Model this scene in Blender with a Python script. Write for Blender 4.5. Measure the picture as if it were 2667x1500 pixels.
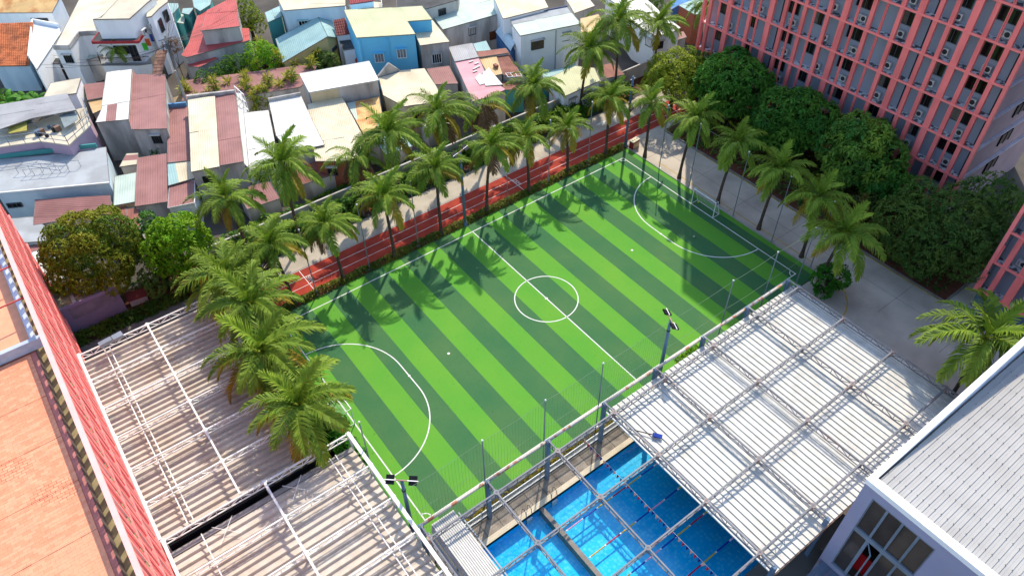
import bpy, math, random
import numpy as np
from mathutils import Vector, Matrix
random.seed(7); RNG = np.random.default_rng(7)
for o in list(bpy.data.objects): bpy.data.objects.remove(o)
SC = bpy.context.scene; COL = SC.collection
PI = math.pi; R = math.radians

# ---------------------------------------------------------------- camera, sky, sun, exposure
cam = bpy.data.objects.new('camera', bpy.data.cameras.new('camera')); COL.objects.link(cam)
cam.data.sensor_width = 36; cam.data.lens = 36*1941.28/2667; cam.data.clip_end = 2000
_f = Vector((0.419279, 0.569207, -0.70732)); _r0 = Vector((0.805234, -0.59295, 0)).normalized()
_pit, _yaw, _rol = 0.785709, 0.936062, -0.016336
_f = Vector((math.cos(_pit)*math.cos(_yaw), math.cos(_pit)*math.sin(_yaw), -math.sin(_pit)))
_r0 = Vector((math.sin(_yaw), -math.cos(_yaw), 0)); _u0 = _r0.cross(_f)
_r = _r0*math.cos(_rol)+_u0*math.sin(_rol); _u = -_r0*math.sin(_rol)+_u0*math.cos(_rol)
cam.matrix_world = Matrix(((_r.x,_u.x,-_f.x,-31.187),(_r.y,_u.y,-_f.y,-36.990),(_r.z,_u.z,-_f.z,49.761),(0,0,0,1)))
SC.camera = cam
SUN_AZ, SUN_EL = R(42.6), R(43.6)
w = bpy.data.worlds.new('World'); SC.world = w; w.use_nodes = True
nt = w.node_tree; sky = nt.nodes.new('ShaderNodeTexSky'); sky.sky_type = 'NISHITA'; sky.sun_disc = False
sky.sun_elevation = SUN_EL; sky.sun_rotation = PI/2-SUN_AZ; sky.air_density = 1.1; sky.dust_density = 0.8; sky.ozone_density = 1.6
nt.links.new(sky.outputs[0], nt.nodes['Background'].inputs[0]); nt.nodes['Background'].inputs[1].default_value = 0.15
sl = bpy.data.lights.new('sun', 'SUN'); sl.energy = 2.55; sl.angle = R(0.55); sl.color = (1.0, .90, .74)
sun = bpy.data.objects.new('sun', sl); COL.objects.link(sun)
_d = Vector((math.cos(SUN_EL)*math.cos(SUN_AZ), math.cos(SUN_EL)*math.sin(SUN_AZ), math.sin(SUN_EL)))
sun.rotation_euler = _d.to_track_quat('Z', 'Y').to_euler(); sun.location = (60, 60, 80)
SC.view_settings.view_transform = 'Standard'; SC.view_settings.look = 'None'
SC.view_settings.exposure = 1.1; SC.view_settings.gamma = 1

# ---------------------------------------------------------------- materials
def lin(c):
    return tuple(((v/255)/12.92 if v/255 <= .04045 else ((v/255+.055)/1.055)**2.4) for v in c)
MATS = {}
def mat(name, rgb, k=.8, rough=.75, var=.18, scale=1.2, rnd=.08, bump=0, bscale=20, alt=None, altscale=.5, altamt=.5, streak=False, metal=0, tint=None, trans=0, alt_rng=(.45,.62)):
    if name in MATS: return MATS[name]
    m = bpy.data.materials.new(name); m.use_nodes = True; MATS[name] = m
    t = m.node_tree; N = t.nodes; L = t.links; bs = N['Principled BSDF']
    bs.inputs['Roughness'].default_value = rough; bs.inputs['Specular IOR Level'].default_value = .5 if rough < .3 else .18; bs.inputs['Metallic'].default_value = metal
    col = tuple(v*k for v in lin(rgb))
    geo = N.new('ShaderNodeNewGeometry'); pos = geo.outputs['Position']
    if streak:
        mp = N.new('ShaderNodeMapping'); mp.inputs['Scale'].default_value = (1, 1, .22); L.new(pos, mp.inputs[0]); pos = mp.outputs[0]
    rgbn = N.new('ShaderNodeRGB'); rgbn.outputs[0].default_value = (*col, 1); cur = rgbn.outputs[0]
    def mix(a, b, fac, mode='MIX'):
        x = N.new('ShaderNodeMix'); x.data_type = 'RGBA'; x.blend_type = mode
        if isinstance(fac, float): x.inputs[0].default_value = fac
        else: L.new(fac, x.inputs[0])
        for i, q in ((6, a), (7, b)):
            if isinstance(q, tuple): x.inputs[i].default_value = (*q, 1)
            else: L.new(q, x.inputs[i])
        return x.outputs[2]
    def rng(src, a, b, c, d):
        q = N.new('ShaderNodeMapRange'); L.new(src, q.inputs[0])
        for i, v in enumerate((a, b, c, d)): q.inputs[i+1].default_value = v
        return q.outputs[0]
    def noise(s, det=3):
        n = N.new('ShaderNodeTexNoise'); n.inputs['Scale'].default_value = s; n.inputs['Detail'].default_value = det
        L.new(pos, n.inputs['Vector']); return n.outputs[0]
    if alt is not None:
        f = rng(noise(altscale, 5), alt_rng[0], alt_rng[1], 0, altamt)
        cur = mix(cur, tuple(v*k for v in lin(alt)), f)
    if tint is not None:
        at = N.new('ShaderNodeAttribute'); at.attribute_name = 'tint'
        cur = mix(cur, tuple(v*k for v in lin(tint)), at.outputs['Fac'])
    hv = N.new('ShaderNodeHueSaturation')
    v1 = rng(noise(scale, 4), .3, .7, 1-var, 1+var)
    if rnd:
        oi = N.new('ShaderNodeObjectInfo'); v2 = rng(oi.outputs['Random'], 0, 1, 1-rnd, 1+rnd)
        mm = N.new('ShaderNodeMath'); mm.operation = 'MULTIPLY'; L.new(v1, mm.inputs[0]); L.new(v2, mm.inputs[1]); v1 = mm.outputs[0]
    L.new(v1, hv.inputs['Value']); L.new(cur, hv.inputs['Color'])
    L.new(hv.outputs[0], bs.inputs['Base Color'])
    if bump:
        b = N.new('ShaderNodeBump'); b.inputs['Strength'].default_value = bump; b.inputs['Distance'].default_value = .03
        L.new(noise(bscale, 4), b.inputs['Height']); L.new(b.outputs[0], bs.inputs['Normal'])
    if trans:
        bs.inputs['Specular IOR Level'].default_value = .15
        tr = N.new('ShaderNodeBsdfTranslucent'); L.new(hv.outputs[0], tr.inputs[0])
        ms = N.new('ShaderNodeMixShader'); ms.inputs[0].default_value = trans
        L.new(bs.outputs[0], ms.inputs[1]); L.new(tr.outputs[0], ms.inputs[2]); L.new(ms.outputs[0], N['Material Output'].inputs[0])
    return m

# ---------------------------------------------------------------- mesh helpers
class MB:
    def __init__(s): s.v = []; s.f = []; s.m = []
    def poly(s, pts, m=0):
        n = len(s.v); s.v += [tuple(p) for p in pts]; s.f.append(tuple(range(n, n+len(pts)))); s.m.append(m); return s
    def box(s, a, b, m=0):
        x0, y0, z0 = a; x1, y1, z1 = b; n = len(s.v)
        s.v += [(x0,y0,z0),(x1,y0,z0),(x1,y1,z0),(x0,y1,z0),(x0,y0,z1),(x1,y0,z1),(x1,y1,z1),(x0,y1,z1)]
        for q in ((3,2,1,0),(4,5,6,7),(0,1,5,4),(1,2,6,5),(2,3,7,6),(3,0,4,7)): s.f.append(tuple(n+i for i in q)); s.m.append(m)
        return s
    def bar(s, a, b, w, h=None, m=0, n=4, r2=None):
        a = Vector(a); b = Vector(b); d = (b-a)
        if d.length < 1e-6: return s
        d.normalize(); up = Vector((0,0,1)) if abs(d.z) < .95 else Vector((1,0,0))
        u = d.cross(up).normalized(); v = u.cross(d)
        h = w if h is None else h; k = len(s.v); off = PI/4 if n == 4 else 0; f = math.sqrt(2) if n == 4 else 1
        r2 = 1 if r2 is None else r2
        for p, q in ((a, 1), (b, r2)):
            for i in range(n):
                t = off+2*PI*i/n; s.v.append(tuple(p+u*(math.cos(t)*w/2*f*q)+v*(math.sin(t)*h/2*f*q)))
        for i in range(n):
            j = (i+1) % n; s.f.append((k+i, k+j, k+n+j, k+n+i)); s.m.append(m)
        s.f.append(tuple(k+i for i in range(n-1, -1, -1))); s.f.append(tuple(k+n+i for i in range(n))); s.m += [m, m]
        return s
    def tube(s, pts, rs, n=7, m=0):
        pts = [Vector(p) for p in pts]; k = len(s.v); N = len(pts)
        for i, p in enumerate(pts):
            d = (pts[min(i+1, N-1)]-pts[max(i-1, 0)]).normalized(); up = Vector((0,0,1)) if abs(d.z) < .9 else Vector((1,0,0))
            u = d.cross(up).normalized(); v = u.cross(d); r = rs[i] if hasattr(rs, '__len__') else rs
            for j in range(n): t = 2*PI*j/n; s.v.append(tuple(p+u*(math.cos(t)*r)+v*(math.sin(t)*r)))
        for i in range(N-1):
            for j in range(n):
                q = (j+1) % n; s.f.append((k+i*n+j, k+i*n+q, k+(i+1)*n+q, k+(i+1)*n+j)); s.m.append(m)
        s.f.append(tuple(k+j for j in range(n-1, -1, -1))); s.f.append(tuple(k+(N-1)*n+j for j in range(n))); s.m += [m, m]
        return s
    def prism(s, poly, z0, m=0, top=True):
        n = len(poly); k = len(s.v)
        s.v += [(p[0], p[1], z0) for p in poly]+[tuple(p) for p in poly]
        for i in range(n): j = (i+1) % n; s.f.append((k+i, k+j, k+n+j, k+n+i)); s.m.append(m)
        if top: s.f.append(tuple(k+n+i for i in range(n))); s.m.append(m)
        return s
    def disc(s, c, r, z, n=24, m=0): return s.poly([(c[0]+r*math.cos(2*PI*i/n), c[1]+r*math.sin(2*PI*i/n), z) for i in range(n)], m)
    def ball(s, c, r, m=0, n=8):
        k = len(s.v); rows = n//2+1
        for i in range(rows):
            a = PI*i/(rows-1)
            for j in range(n): b = 2*PI*j/n; s.v.append((c[0]+r*math.sin(a)*math.cos(b), c[1]+r*math.sin(a)*math.sin(b), c[2]+r*math.cos(a)))
        for i in range(rows-1):
            for j in range(n): q = (j+1) % n; s.f.append((k+i*n+j, k+(i+1)*n+j, k+(i+1)*n+q, k+i*n+q)); s.m.append(m)
        return s
    def mesh(s, name, mats, smooth=False):
        me = bpy.data.meshes.new(name); me.from_pydata(s.v, [], s.f)
        for m in (mats if isinstance(mats, (list, tuple)) else [mats]): me.materials.append(m)
        if len(me.materials) > 1: me.polygons.foreach_set('material_index', s.m)
        if smooth: me.polygons.foreach_set('use_smooth', [True]*len(s.f))
        me.update(); return me
    def build(s, name, mats, parent=None, smooth=False, loc=None, **kw): return obj(name, s.mesh(name, mats, smooth), parent, loc, **kw)
def obj(name, me, parent=None, loc=None, rz=0, label=None, cat=None, group=None, kind=None):
    o = bpy.data.objects.new(name, me); COL.objects.link(o)
    if parent is not None: o.parent = parent
    if loc is not None: o.location = loc
    if rz: o.rotation_euler.z = rz
    for k, v in (('label', label), ('category', cat), ('group', group), ('kind', kind)):
        if v: o[k] = v
    return o
def thing(name, label, cat, loc=(0,0,0), rz=0, group=None): return obj(name, None, None, loc, rz, label, cat, group)
def copy_tree(o, parent=None):
    c = o.copy(); COL.objects.link(c); c.parent = parent
    for ch in list(o.children): copy_tree(ch, c)
    return c
def dup(o, loc, rz=0, label=None, scale=None):
    c = copy_tree(o); c.location = loc; c.rotation_euler = (0, 0, rz)
    if label: c['label'] = label
    if scale: c.scale = (scale,)*3
    return c
def quads(name, V, mats, parent=None, tint=None, **kw):
    "V: (N,4,3) float array of quads as one object"
    V = np.ascontiguousarray(V, dtype=np.float32); n = len(V); me = bpy.data.meshes.new(name)
    me.vertices.add(4*n); me.vertices.foreach_set('co', V.ravel()); me.loops.add(4*n); me.loops.foreach_set('vertex_index', np.arange(4*n, dtype=np.int32))
    me.polygons.add(n); me.polygons.foreach_set('loop_start', np.arange(0, 4*n, 4, dtype=np.int32)); me.polygons.foreach_set('loop_total', np.full(n, 4, dtype=np.int32))
    me.materials.append(mats)
    if tint is not None:
        a = me.attributes.new('tint', 'FLOAT', 'FACE'); a.data.foreach_set('value', np.asarray(tint, dtype=np.float32))
    me.update(); me.validate()
    return obj(name, me, parent, **kw)
def unit(a): return a/np.maximum(np.linalg.norm(a, axis=-1, keepdims=True), 1e-9)
def leaf_quads(c, d, ln, wd, flop=None):
    "diamond leaves: base c, axis d (unit), length ln, width wd"
    n = len(c); side = unit(np.cross(d, RNG.normal(size=(n,3))*.5+np.array([0,0,1.])))
    ln = np.broadcast_to(np.asarray(ln, float), (n,))[:,None]; wd = np.broadcast_to(np.asarray(wd, float), (n,))[:,None]
    mid = c+d*ln*.5; mid[:,2] += ln[:,0]*.06
    tip = c+d*ln; tip[:,2] -= ln[:,0]*.1
    return np.stack([c, mid+side*wd*.5, tip, mid-side*wd*.5], 1)

# colours
WHITE = mat('white_paint', (245,245,240), .85, .5, .06)
GALV = mat('galvanised_steel', (150,158,168), .75, .4, .15, metal=.3)
BLUESTEEL = mat('blue_grey_steel', (105,130,155), .8, .45, .12)
DARKMETAL = mat('black_metal', (32,33,36), .8, .5)
CONC = mat('pale_concrete', (205,200,190), .62, .85, .14, .6, alt=(150,145,138), altscale=.35, altamt=.5, bump=.15)
PLAZA = mat('grey_concrete', (208,196,178), .82, .85, .16, .35, alt=(176,166,152), altscale=.25, altamt=.6, bump=.15)
ASPH = mat('dark_asphalt', (96,94,92), .5, .9, .2, .8, alt=(60,58,56), altamt=.6)
SOIL = mat('red_brown_soil', (120,72,54), .75, .95, .35, 6, bump=.5, bscale=12)
# ---------------------------------------------------------------- ground and the sports ground
def rect(x0, y0, x1, y1, z): return [(x0,y0,z),(x1,y0,z),(x1,y1,z),(x0,y1,z)]
MB().poly(rect(-400,-16.25,600,600,-.02)).poly(rect(-400,-400,600,-28.6,-.02)).poly(rect(-400,-28.6,-19.4,-16.25,-.02)).poly(rect(12,-28.6,600,-16.25,-.02)).build('ground', mat('town_ground', (120,112,104), .5, .95, .2, .3, alt=(82,80,72), altscale=.08), kind='structure')
# the pool basin needs a hole, so the paved yard is laid round it
YZ = .004
yard = MB()
for a in ((-60,-60,-19.4,20.5),(-19.4,-60,12,-28.6),(-19.4,-16.25,12,-13.4),(-24.5,-13.4,-22.3,20.5)): yard.poly(rect(*a, YZ))
yard.build('yard_paving', mat('yard_paving', (150,146,140), .5, .9, .18, .5, alt=(105,100,96)), kind='structure')
TLIGHT = mat('light_turf', (100,172,60), .74, .95, .10, 30, 0, bump=.35, bscale=60, alt=(140,186,62), altscale=.2, altamt=.4, alt_rng=(.35,.75))
TDARK = mat('dark_turf', (66,118,74), .78, .95, .12, 30, 0, bump=.35, bscale=60, alt=(112,138,78), altscale=.22, altamt=.4, alt_rng=(.35,.75))
def speck(m):
    t = m.node_tree; N = t.nodes; L = t.links; g = N.new('ShaderNodeNewGeometry'); n = N.new('ShaderNodeTexNoise'); n.inputs['Scale'].default_value = 3.2; n.inputs['Detail'].default_value = 6; n.inputs['Roughness'].default_value = .75
    r = N.new('ShaderNodeMapRange'); L.new(g.outputs['Position'], n.inputs['Vector']); L.new(n.outputs[0], r.inputs[0])
    for i, v in enumerate((.60, .66, 1, .72)): r.inputs[i+1].default_value = v
    h = N.new('ShaderNodeHueSaturation'); b = N['Principled BSDF']; src = b.inputs['Base Color'].links[0].from_socket
    L.new(r.outputs[0], h.inputs['Value']); L.new(src, h.inputs['Color']); L.new(h.outputs[0], b.inputs['Base Color'])
speck(TLIGHT); speck(TDARK)
pitch = thing('football_pitch', None, None); pitch['kind'] = 'structure'
def strip_of(i):
    x0, x1 = max(-22.3, i*2.0), min(22.6, i*2.0+2)
    MB().poly(rect(x0,-13.3,x1,13.2,.012)).build('turf_strip', TDARK if i % 2 == 0 else TLIGHT, pitch)
for i in range(-12, 12): strip_of(i)
LINE = mat('pitch_line_paint', (240,240,232), .82, .8, .08)
pm = MB(); LZ = .016; LW = .1
def hline(x0, y0, x1, y1, w=LW, mb=None, z=LZ):
    d = Vector((x1-x0, y1-y0, 0)).normalized()*1; n = Vector((-d.y, d.x, 0))*(w/2); a = Vector((x0,y0,z)); b = Vector((x1,y1,z))
    (mb or pm).poly([a-n, b-n, b+n, a+n])
def arc(cx, cy, r, a0, a1, n=32, w=LW, mb=None, z=LZ):
    for i in range(n):
        t0 = a0+(a1-a0)*i/n; t1 = a0+(a1-a0)*(i+1)/n; p = []
        for t, q in ((t0, r-w/2), (t0, r+w/2), (t1, r+w/2), (t1, r-w/2)): p.append((cx+q*math.cos(t), cy+q*math.sin(t), z))
        (mb or pm).poly(p)
HL, HW = 20.9, 12.0
for s in (-1, 1):
    hline(-HL-.05, s*HW, HL+.05, s*HW); hline(s*HL, -HW+.05, s*HL, HW-.05)
    q = PI if s > 0 else 0
    arc(s*HL, 1.5, 6, PI/2, PI/2+PI/2*s, 20); arc(s*HL, -1.5, 6, -PI/2, -PI/2-PI/2*s, 20); hline(s*(HL-6), -1.5, s*(HL-6), 1.5)
    pm.disc((s*(HL-10), 0), .12, LZ); pm.disc((s*(HL-6), 0), .11, LZ+.002)
    for t in (-1, 1): arc(s*HL, t*HW, .55, *( {(-1,-1):(0,PI/2),(1,-1):(PI/2,PI),(1,1):(PI,1.5*PI),(-1,1):(1.5*PI,2*PI)}[(s,t)] ), 8, .08)
hline(0, -HW+.05, 0, HW-.05); arc(0, 0, 2.95, 0, 2*PI, 64); pm.disc((0,0), .14, LZ+.002)
pm.build('pitch_markings', LINE, kind='structure')
# running track
RED = mat('red_track_rubber', (196,72,52), .68, .85, .14, .7, 0, alt=(150,54,44), altscale=.4, altamt=.6, bump=.2, bscale=40)
trk = MB().poly(rect(-24.5,14.12,34,17.62,.012)).build('running_track', RED, kind='structure')
tl = MB()
for y in (14.16, 15.28, 16.42, 17.58): hline(-24.5, y, 34, y, .05, tl, .016)
for x in (-16.65, 8.35): hline(x, 14.2, x, 17.55, .06, tl, .018)
tl.build('track_lines', LINE, kind='structure')
def text(s, x, y, z, size, rz, mat_, parent=None):
    c = bpy.data.curves.new('lettering', 'FONT'); c.body = s; c.size = size; c.extrude = .0; c.materials.append(mat_); c.align_x = 'CENTER'; c.align_y = 'CENTER'
    o = bpy.data.objects.new('lettering', c); COL.objects.link(o); o.location = (x,y,z); o.rotation_euler.z = rz
    if parent is not None: o.parent = parent
    return o
text('50M', -16.32, 15.85, .017, .62, -PI/2, LINE, trk); text('25M', 8.62, 15.85, .017, .62, -PI/2, LINE, trk)
for y in (15.0, 15.85): pass
path = MB().poly(rect(-24.5,17.66,36,20.6,.012)).build('footpath', mat('path_concrete', (212,200,180), .66, .85, .14, .5, alt=(175,160,142), altscale=.4), kind='structure')
ar = MB(); hline(23.6,18.93,26.3,18.95,.12, ar, .018); ar.poly([(22.9,18.9,.018),(24.1,18.62,.018),(24.1,19.2,.018)]); ar.build('path_arrow', LINE, kind='structure')
kb = MB().box((-24.5,17.62,0),(36,17.66,.05)).build('path_kerb', CONC, kind='structure')
plaza = MB().poly(rect(12.01,-60,22.6,-13.4,.008)).poly(rect(22.6,-60,28.55,14.1,.008)).poly(rect(28.55,13.2,34,14.1,.008)).poly(rect(28.55,-60,60,-22.6,.008)).build('concrete_plaza', PLAZA, kind='structure')
YEL = mat('yellow_line_paint', (215,180,70), .7, .8, .2)
yl = MB(); hline(23.5,-12,23.5,9,.1, yl, .012)
pts = [(23.5,-14.4),(23.15,-15.4),(22.5,-16.4),(21.6,-17.3),(20.6,-17.85),(19.6,-18.15),(18.4,-18.3)]
for a, b in zip(pts, pts[1:]): hline(*a, *b, .12, yl, .012)
hline(28.45,-22.4,28.45,8,.14, yl, .013)
yl.build('yellow_lines', YEL, kind='structure')
jn = MB()
for y in range(-26, 14, 6): hline(22.7, y+.3, 28.4, y+.3, .025, jn, .011)
hline(25.6,-30,25.6,13,.025, jn, .0115); jn.build('plaza_joints', mat('joint_dirt', (95,92,90), .5, .95), kind='structure')
MB().box((28.5,-22.6,0),(28.68,13,.16)).box((28.5,-22.78,0),(37,-22.6,.16)).build('planter_kerb', mat('kerb_concrete', (165,158,148), .6, .9), kind='structure')
MB().poly(rect(28.68,-22.6,38.4,13,.03)).build('planter_soil', SOIL, kind='structure')
MB().poly(rect(-24.5,13.2,23,14.12,.02)).build('verge_soil', SOIL, kind='structure')
MB().poly(rect(-34,21.3,40,24,.02)).poly(rect(-31.4,20.5,-24.5,25,.024)).build('garden_soil', SOIL, kind='structure')
MB().box((22.6,-13.4,0),(22.72,13.2,.08)).box((-24.5,14.04,0),(24,14.12,.07)).build('turf_kerb', CONC, kind='structure')

# net poles, lamp posts
def pole_mesh(h): return MB().tube([(0,0,0),(0,0,h)], [.055,.045], 8).mesh('pole', GALV)
def net_pole(x, y, h, label, group):
    t = thing('net_pole', label, 'pole', (x,y,0), 0, group)
    obj('shaft', PM[h], t); obj('cap', PC, t, (0,0,h)); obj('base_plate', PB, t); return t
PM = {h: pole_mesh(h) for h in (8.0, 7.9)}
PC = MB().ball((0,0,.02), .085).mesh('cap', WHITE, True); PB = MB().box((-.15,-.15,.01),(.15,.15,.03)).mesh('base_plate', GALV)
ORD = ['first','second','third','fourth','fifth','sixth','seventh','eighth','ninth','tenth','eleventh','twelfth']
g = 'net poles round the pitch'
for i, x in enumerate((-16.75,-11.1,-5.55)): net_pole(x, 13.5, 8.0, f'grey net pole in the track verge, {["third","second","first"][i]} before the halfway lamp post', g)
for i, x in enumerate((5.6,11.2,16.9)): net_pole(x, 13.5, 8.0, f'grey net pole in the track verge, {ORD[i]} after the halfway lamp post', g)
for i, y in enumerate((8.1,3.6,-2.6,-7.6,-12.3)): net_pole(22.75, y, 8.0, f'grey net pole behind the far goal line, {ORD[i]} from the bin corner', g)
for i, x in enumerate((-16.5,-11.15,-5.8,8.1,13.6,18.6)): net_pole(x, -13.45, 7.9, f'grey net pole along the pool side touchline, {ORD[i]} from the stacked panels', g)
for i, y in enumerate((-7.2,-1.0,5.2)): net_pole(-22.25, y, 7.9, f'grey net pole behind the near goal line, {ORD[i]} from the floodlight', g)
# lines strung between the poles
cb = MB()
def wire(mb, a, b, sag=.25, n=10, r=.012):
    a, b = Vector(a), Vector(b); P = [a.lerp(b, i/n)-Vector((0,0,sag*4*(i/n)*(1-i/n))) for i in range(n+1)]
    for p, q in zip(P, P[1:]): mb.bar(p, q, r*2, n=3)
px_ = [-22.3,-16.5,-11.15,-5.8,1.1,8.1,13.6,18.6]
for a, b in zip(px_, px_[1:]): wire(cb, (a,-13.45,7.85), (b,-13.45,7.85), .12); wire(cb, (a,-13.45,4.6), (b,-13.45,4.6), .1)
for a, b in zip((13.3,8.1,3.6,-2.6,-7.6), (8.1,3.6,-2.6,-7.6,-12.3)): wire(cb, (22.75,a,7.9), (22.75,b,7.9), .12)
cb.build('net_wires', mat('green_wire', (150,175,140), .7), label='thin sagging wires strung between the net poles round the pitch', cat='wires')
nb = MB(); x = -22.0
while x < 1.0: nb.bar((x,-13.45,.3), (x,-13.45,7.75), .014, n=3); x += .25
for k in range(30): nb.bar((-22.0,-13.45,.35+k*.25), (1.0,-13.45,.35+k*.25), .012, n=3)
nb.build('ball_net', mat('green_net_cord', (120,170,110), .7), label='fine green ball net hanging between the pool side poles', cat='net')
def lamp_post(x, y, h, label, heads):
    t = thing('lamp_post', label, 'lamp post', (x,y,0), 0, 'floodlight posts of the pitch')
    MB().tube([(0,0,0),(0,0,h)], [.17,.11], 10).build('shaft', BLUESTEEL, t, True)
    MB().tube([(0,0,.02),(0,0,.5)], [.24,.2], 10).build('base', BLUESTEEL, t)
    MB().tube([(0,0,h-1.2),(0,0,h-1.1)], .16, 10).build('collar', DARKMETAL, t)
    if heads is None: MB().bar((-.35,0,h-.3),(.35,0,h-.3),.05).build('crossarm', GALV, t); return t
    d = Vector((math.cos(heads), math.sin(heads), 0)); f = Vector((-d.y, d.x, 0))
    MB().bar(-d*1.05+Vector((0,0,h+.05)), d*1.05+Vector((0,0,h+.05)), .07).build('crossarm', mat('rusty_pink_steel', (190,150,135), .75), t)
    for s in (-1, 1):
        c = d*(.75*s)+Vector((0,0,h+.08)); q = MB(); n = Vector((f.x*.45, f.y*.45, -.9)).normalized(); b_ = d.cross(n).normalized()
        def ob(cc, a, b2, cth, m): 
            P = [cc+d*(sa*a)+b_*(sb*b2)+n*(sc*cth) for sa, sb, sc in ((-1,-1,-1),(1,-1,-1),(1,1,-1),(-1,1,-1),(-1,-1,1),(1,-1,1),(1,1,1),(-1,1,1))]
            for F in ((3,2,1,0),(4,5,6,7),(0,1,5,4),(1,2,6,5),(2,3,7,6),(3,0,4,7)): q.poly([P[i] for i in F], m)
        ob(c-b_*.17, .27, .14, .06, 0); ob(c+b_*.17, .27, .14, .06, 0)
        hd = q.build('floodlight', DARKMETAL, t)
        MB().poly([c+n*.075+d*sa*.24+b_*sb*.28 for sa, sb in ((-1,-1),(1,-1),(1,1),(-1,1))]).build('lens', mat('lamp_glass', (190,195,200), .7, .2), hd)
        MB().bar(c-b_*.02-d*.36-n*.09, c-b_*.02+d*.36-n*.09, .05).build('bracket', WHITE, hd)
    return t
lamp_post(0, 13.3, 9.0, 'blue grey lamp post in the track verge at the halfway line', 0.3)
lamp_post(22.75, 13.6, 8.9, 'tall blue grey lamp post beside the bin at the far pitch corner', None)
lamp_post(-22.05, -12.2, 6.9, 'floodlight post with two dark heads at the near pitch corner by the stacked panels', -.72)
lamp_post(1.15, -13.35, 7.8, 'floodlight post with two dark heads at the halfway line beside the pool canopy', 1.15)
# goals
def goal(x, s, label):
    t = thing('football_goal', label, 'goal', (x,0,0), 0, 'football goals'); t['label'] = label
    for y in (-1.5, 1.5):
        MB().tube([(0,y,0),(0,y,2.04)], .045, 8).build('post', WHITE, t)
        MB().tube([(0,y,2.0),(s*.35,y,2.0),(s*.95,y,.04)], .028, 6).tube([(0,y,.04),(s*.95,y,.04)], .028, 6).build('side_frame', WHITE, t)
    MB().tube([(0,-1.55,2.0),(0,1.55,2.0)], .05, 8).build('crossbar', WHITE, t)
    MB().tube([(s*.95,-1.5,.04),(s*.95,1.5,.04)], .03, 6).build('ground_bar', WHITE, t)
    nb = MB(); k = -1.5
    while k <= 1.51: nb.bar((s*.35,k,2.0), (s*.95,k,.04), .012, n=3).bar((0,k,2),(s*.35,k,2),.012,n=3); k += .15
    for i in range(14): nb.bar((s*(.35+.6*i/13),-1.5,2-1.96*i/13), (s*(.35+.6*i/13),1.5,2-1.96*i/13), .012, n=3)
    nb.build('net', mat('white_net', (225,225,225), .8), t)
goal(HL, 1, 'white football goal at the shaded end by the grey plaza'); goal(-HL, -1, 'white football goal at the sunny end beside the palms and louvred canopy')
MB().ball((0,0,0), .12, n=12).build('football', mat('ball_leather', (190,195,170), .8), None, True, (17.11,-2.42,.13), label='pale football lying on the shaded turf in the penalty area', cat='ball')
MB().ball((0,0,0), .1, n=12).build('football', mat('yellow_ball', (215,225,70), .8), None, True, (21.6,1.15,.12), label='small yellow ball lying inside the far goal', cat='ball')
b = thing('recycling_bin', 'row of three sorting bins in one red and cream box at the pitch corner', 'bin', (23.35,12.8,0), .1)
MB().box((-.55,-.3,.05),(.55,.3,.95)).build('body', mat('red_bin', (150,50,42), .8), b); MB().box((-.58,-.33,.955),(.58,.33,1.05)).build('lid', mat('cream_bin', (225,215,190), .8), b)
for i, c in enumerate(((60,130,70),(200,170,50),(60,60,70))): MB().disc((-.36+.36*i,0), .1, 1.056, 12).build('opening', mat(f'bin_opening_{i}', c, .6), b)
MB().box((-.5,-.32,.12),(.5,-.303,.8)).build('front_panel', mat('bin_panel', (225,190,150), .8), b)

# ---------------------------------------------------------------- pool
TILE = mat('pool_mosaic', (0,196,246), 1.0, .3, .05, .8, 0)
def mosaic(m):
    t = m.node_tree; N = t.nodes; L = t.links; g = N.new('ShaderNodeNewGeometry'); b = N['Principled BSDF']; src = b.inputs['Base Color'].links[0].from_socket
    v = N.new('ShaderNodeTexVoronoi'); v.inputs['Scale'].default_value = 3.4; v.inputs['Randomness'].default_value = .55; L.new(g.outputs['Position'], v.inputs['Vector'])
    r = N.new('ShaderNodeMapRange'); L.new(v.outputs['Distance'], r.inputs[0])
    for i, q in enumerate((.05, .62, .55, 0)): r.inputs[i+1].default_value = q
    x = N.new('ShaderNodeMix'); x.data_type = 'RGBA'; L.new(r.outputs[0], x.inputs[0]); L.new(src, x.inputs[6]); x.inputs[7].default_value = (*lin((150,244,254)), 1)
    L.new(x.outputs[2], b.inputs['Base Color'])
mosaic(TILE)
DEEP = mat('pool_lane_tile', (0,110,200), .95, .3, .08, 3, 0)
X0, X1, Y0, Y1, PZ = -19.4, 12.0, -28.6, -16.25, -.95
pb = MB().poly(rect(X0,Y0,X1,Y1,PZ))
for a, b_ in (((X0,Y0),(X1,Y0)),((X1,Y0),(X1,Y1)),((X1,Y1),(X0,Y1)),((X0,Y1),(X0,Y0))): pb.poly([(*a,PZ),(*b_,PZ),(*b_,.0),(*a,.0)])
pool = pb.build('swimming_pool', TILE, kind='structure')
wm = bpy.data.materials.new('pool_water'); wm.use_nodes = True; t = wm.node_tree; N = t.nodes; L = t.links; N.remove(N['Principled BSDF'])
tr = N.new('ShaderNodeBsdfTransparent'); tr.inputs[0].default_value = (.86,.99,1,1); gl = N.new('ShaderNodeBsdfGlossy'); gl.inputs['Roughness'].default_value = .05
fr = N.new('ShaderNodeFresnel'); fr.inputs[0].default_value = 1.33; ms = N.new('ShaderNodeMixShader'); no = N.new('ShaderNodeTexNoise'); no.inputs['Scale'].default_value = 1.6; no.inputs['Detail'].default_value = 3
g_ = N.new('ShaderNodeNewGeometry'); L.new(g_.outputs['Position'], no.inputs['Vector']); bp = N.new('ShaderNodeBump'); bp.inputs['Strength'].default_value = .22; bp.inputs['Distance'].default_value = .1
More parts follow.
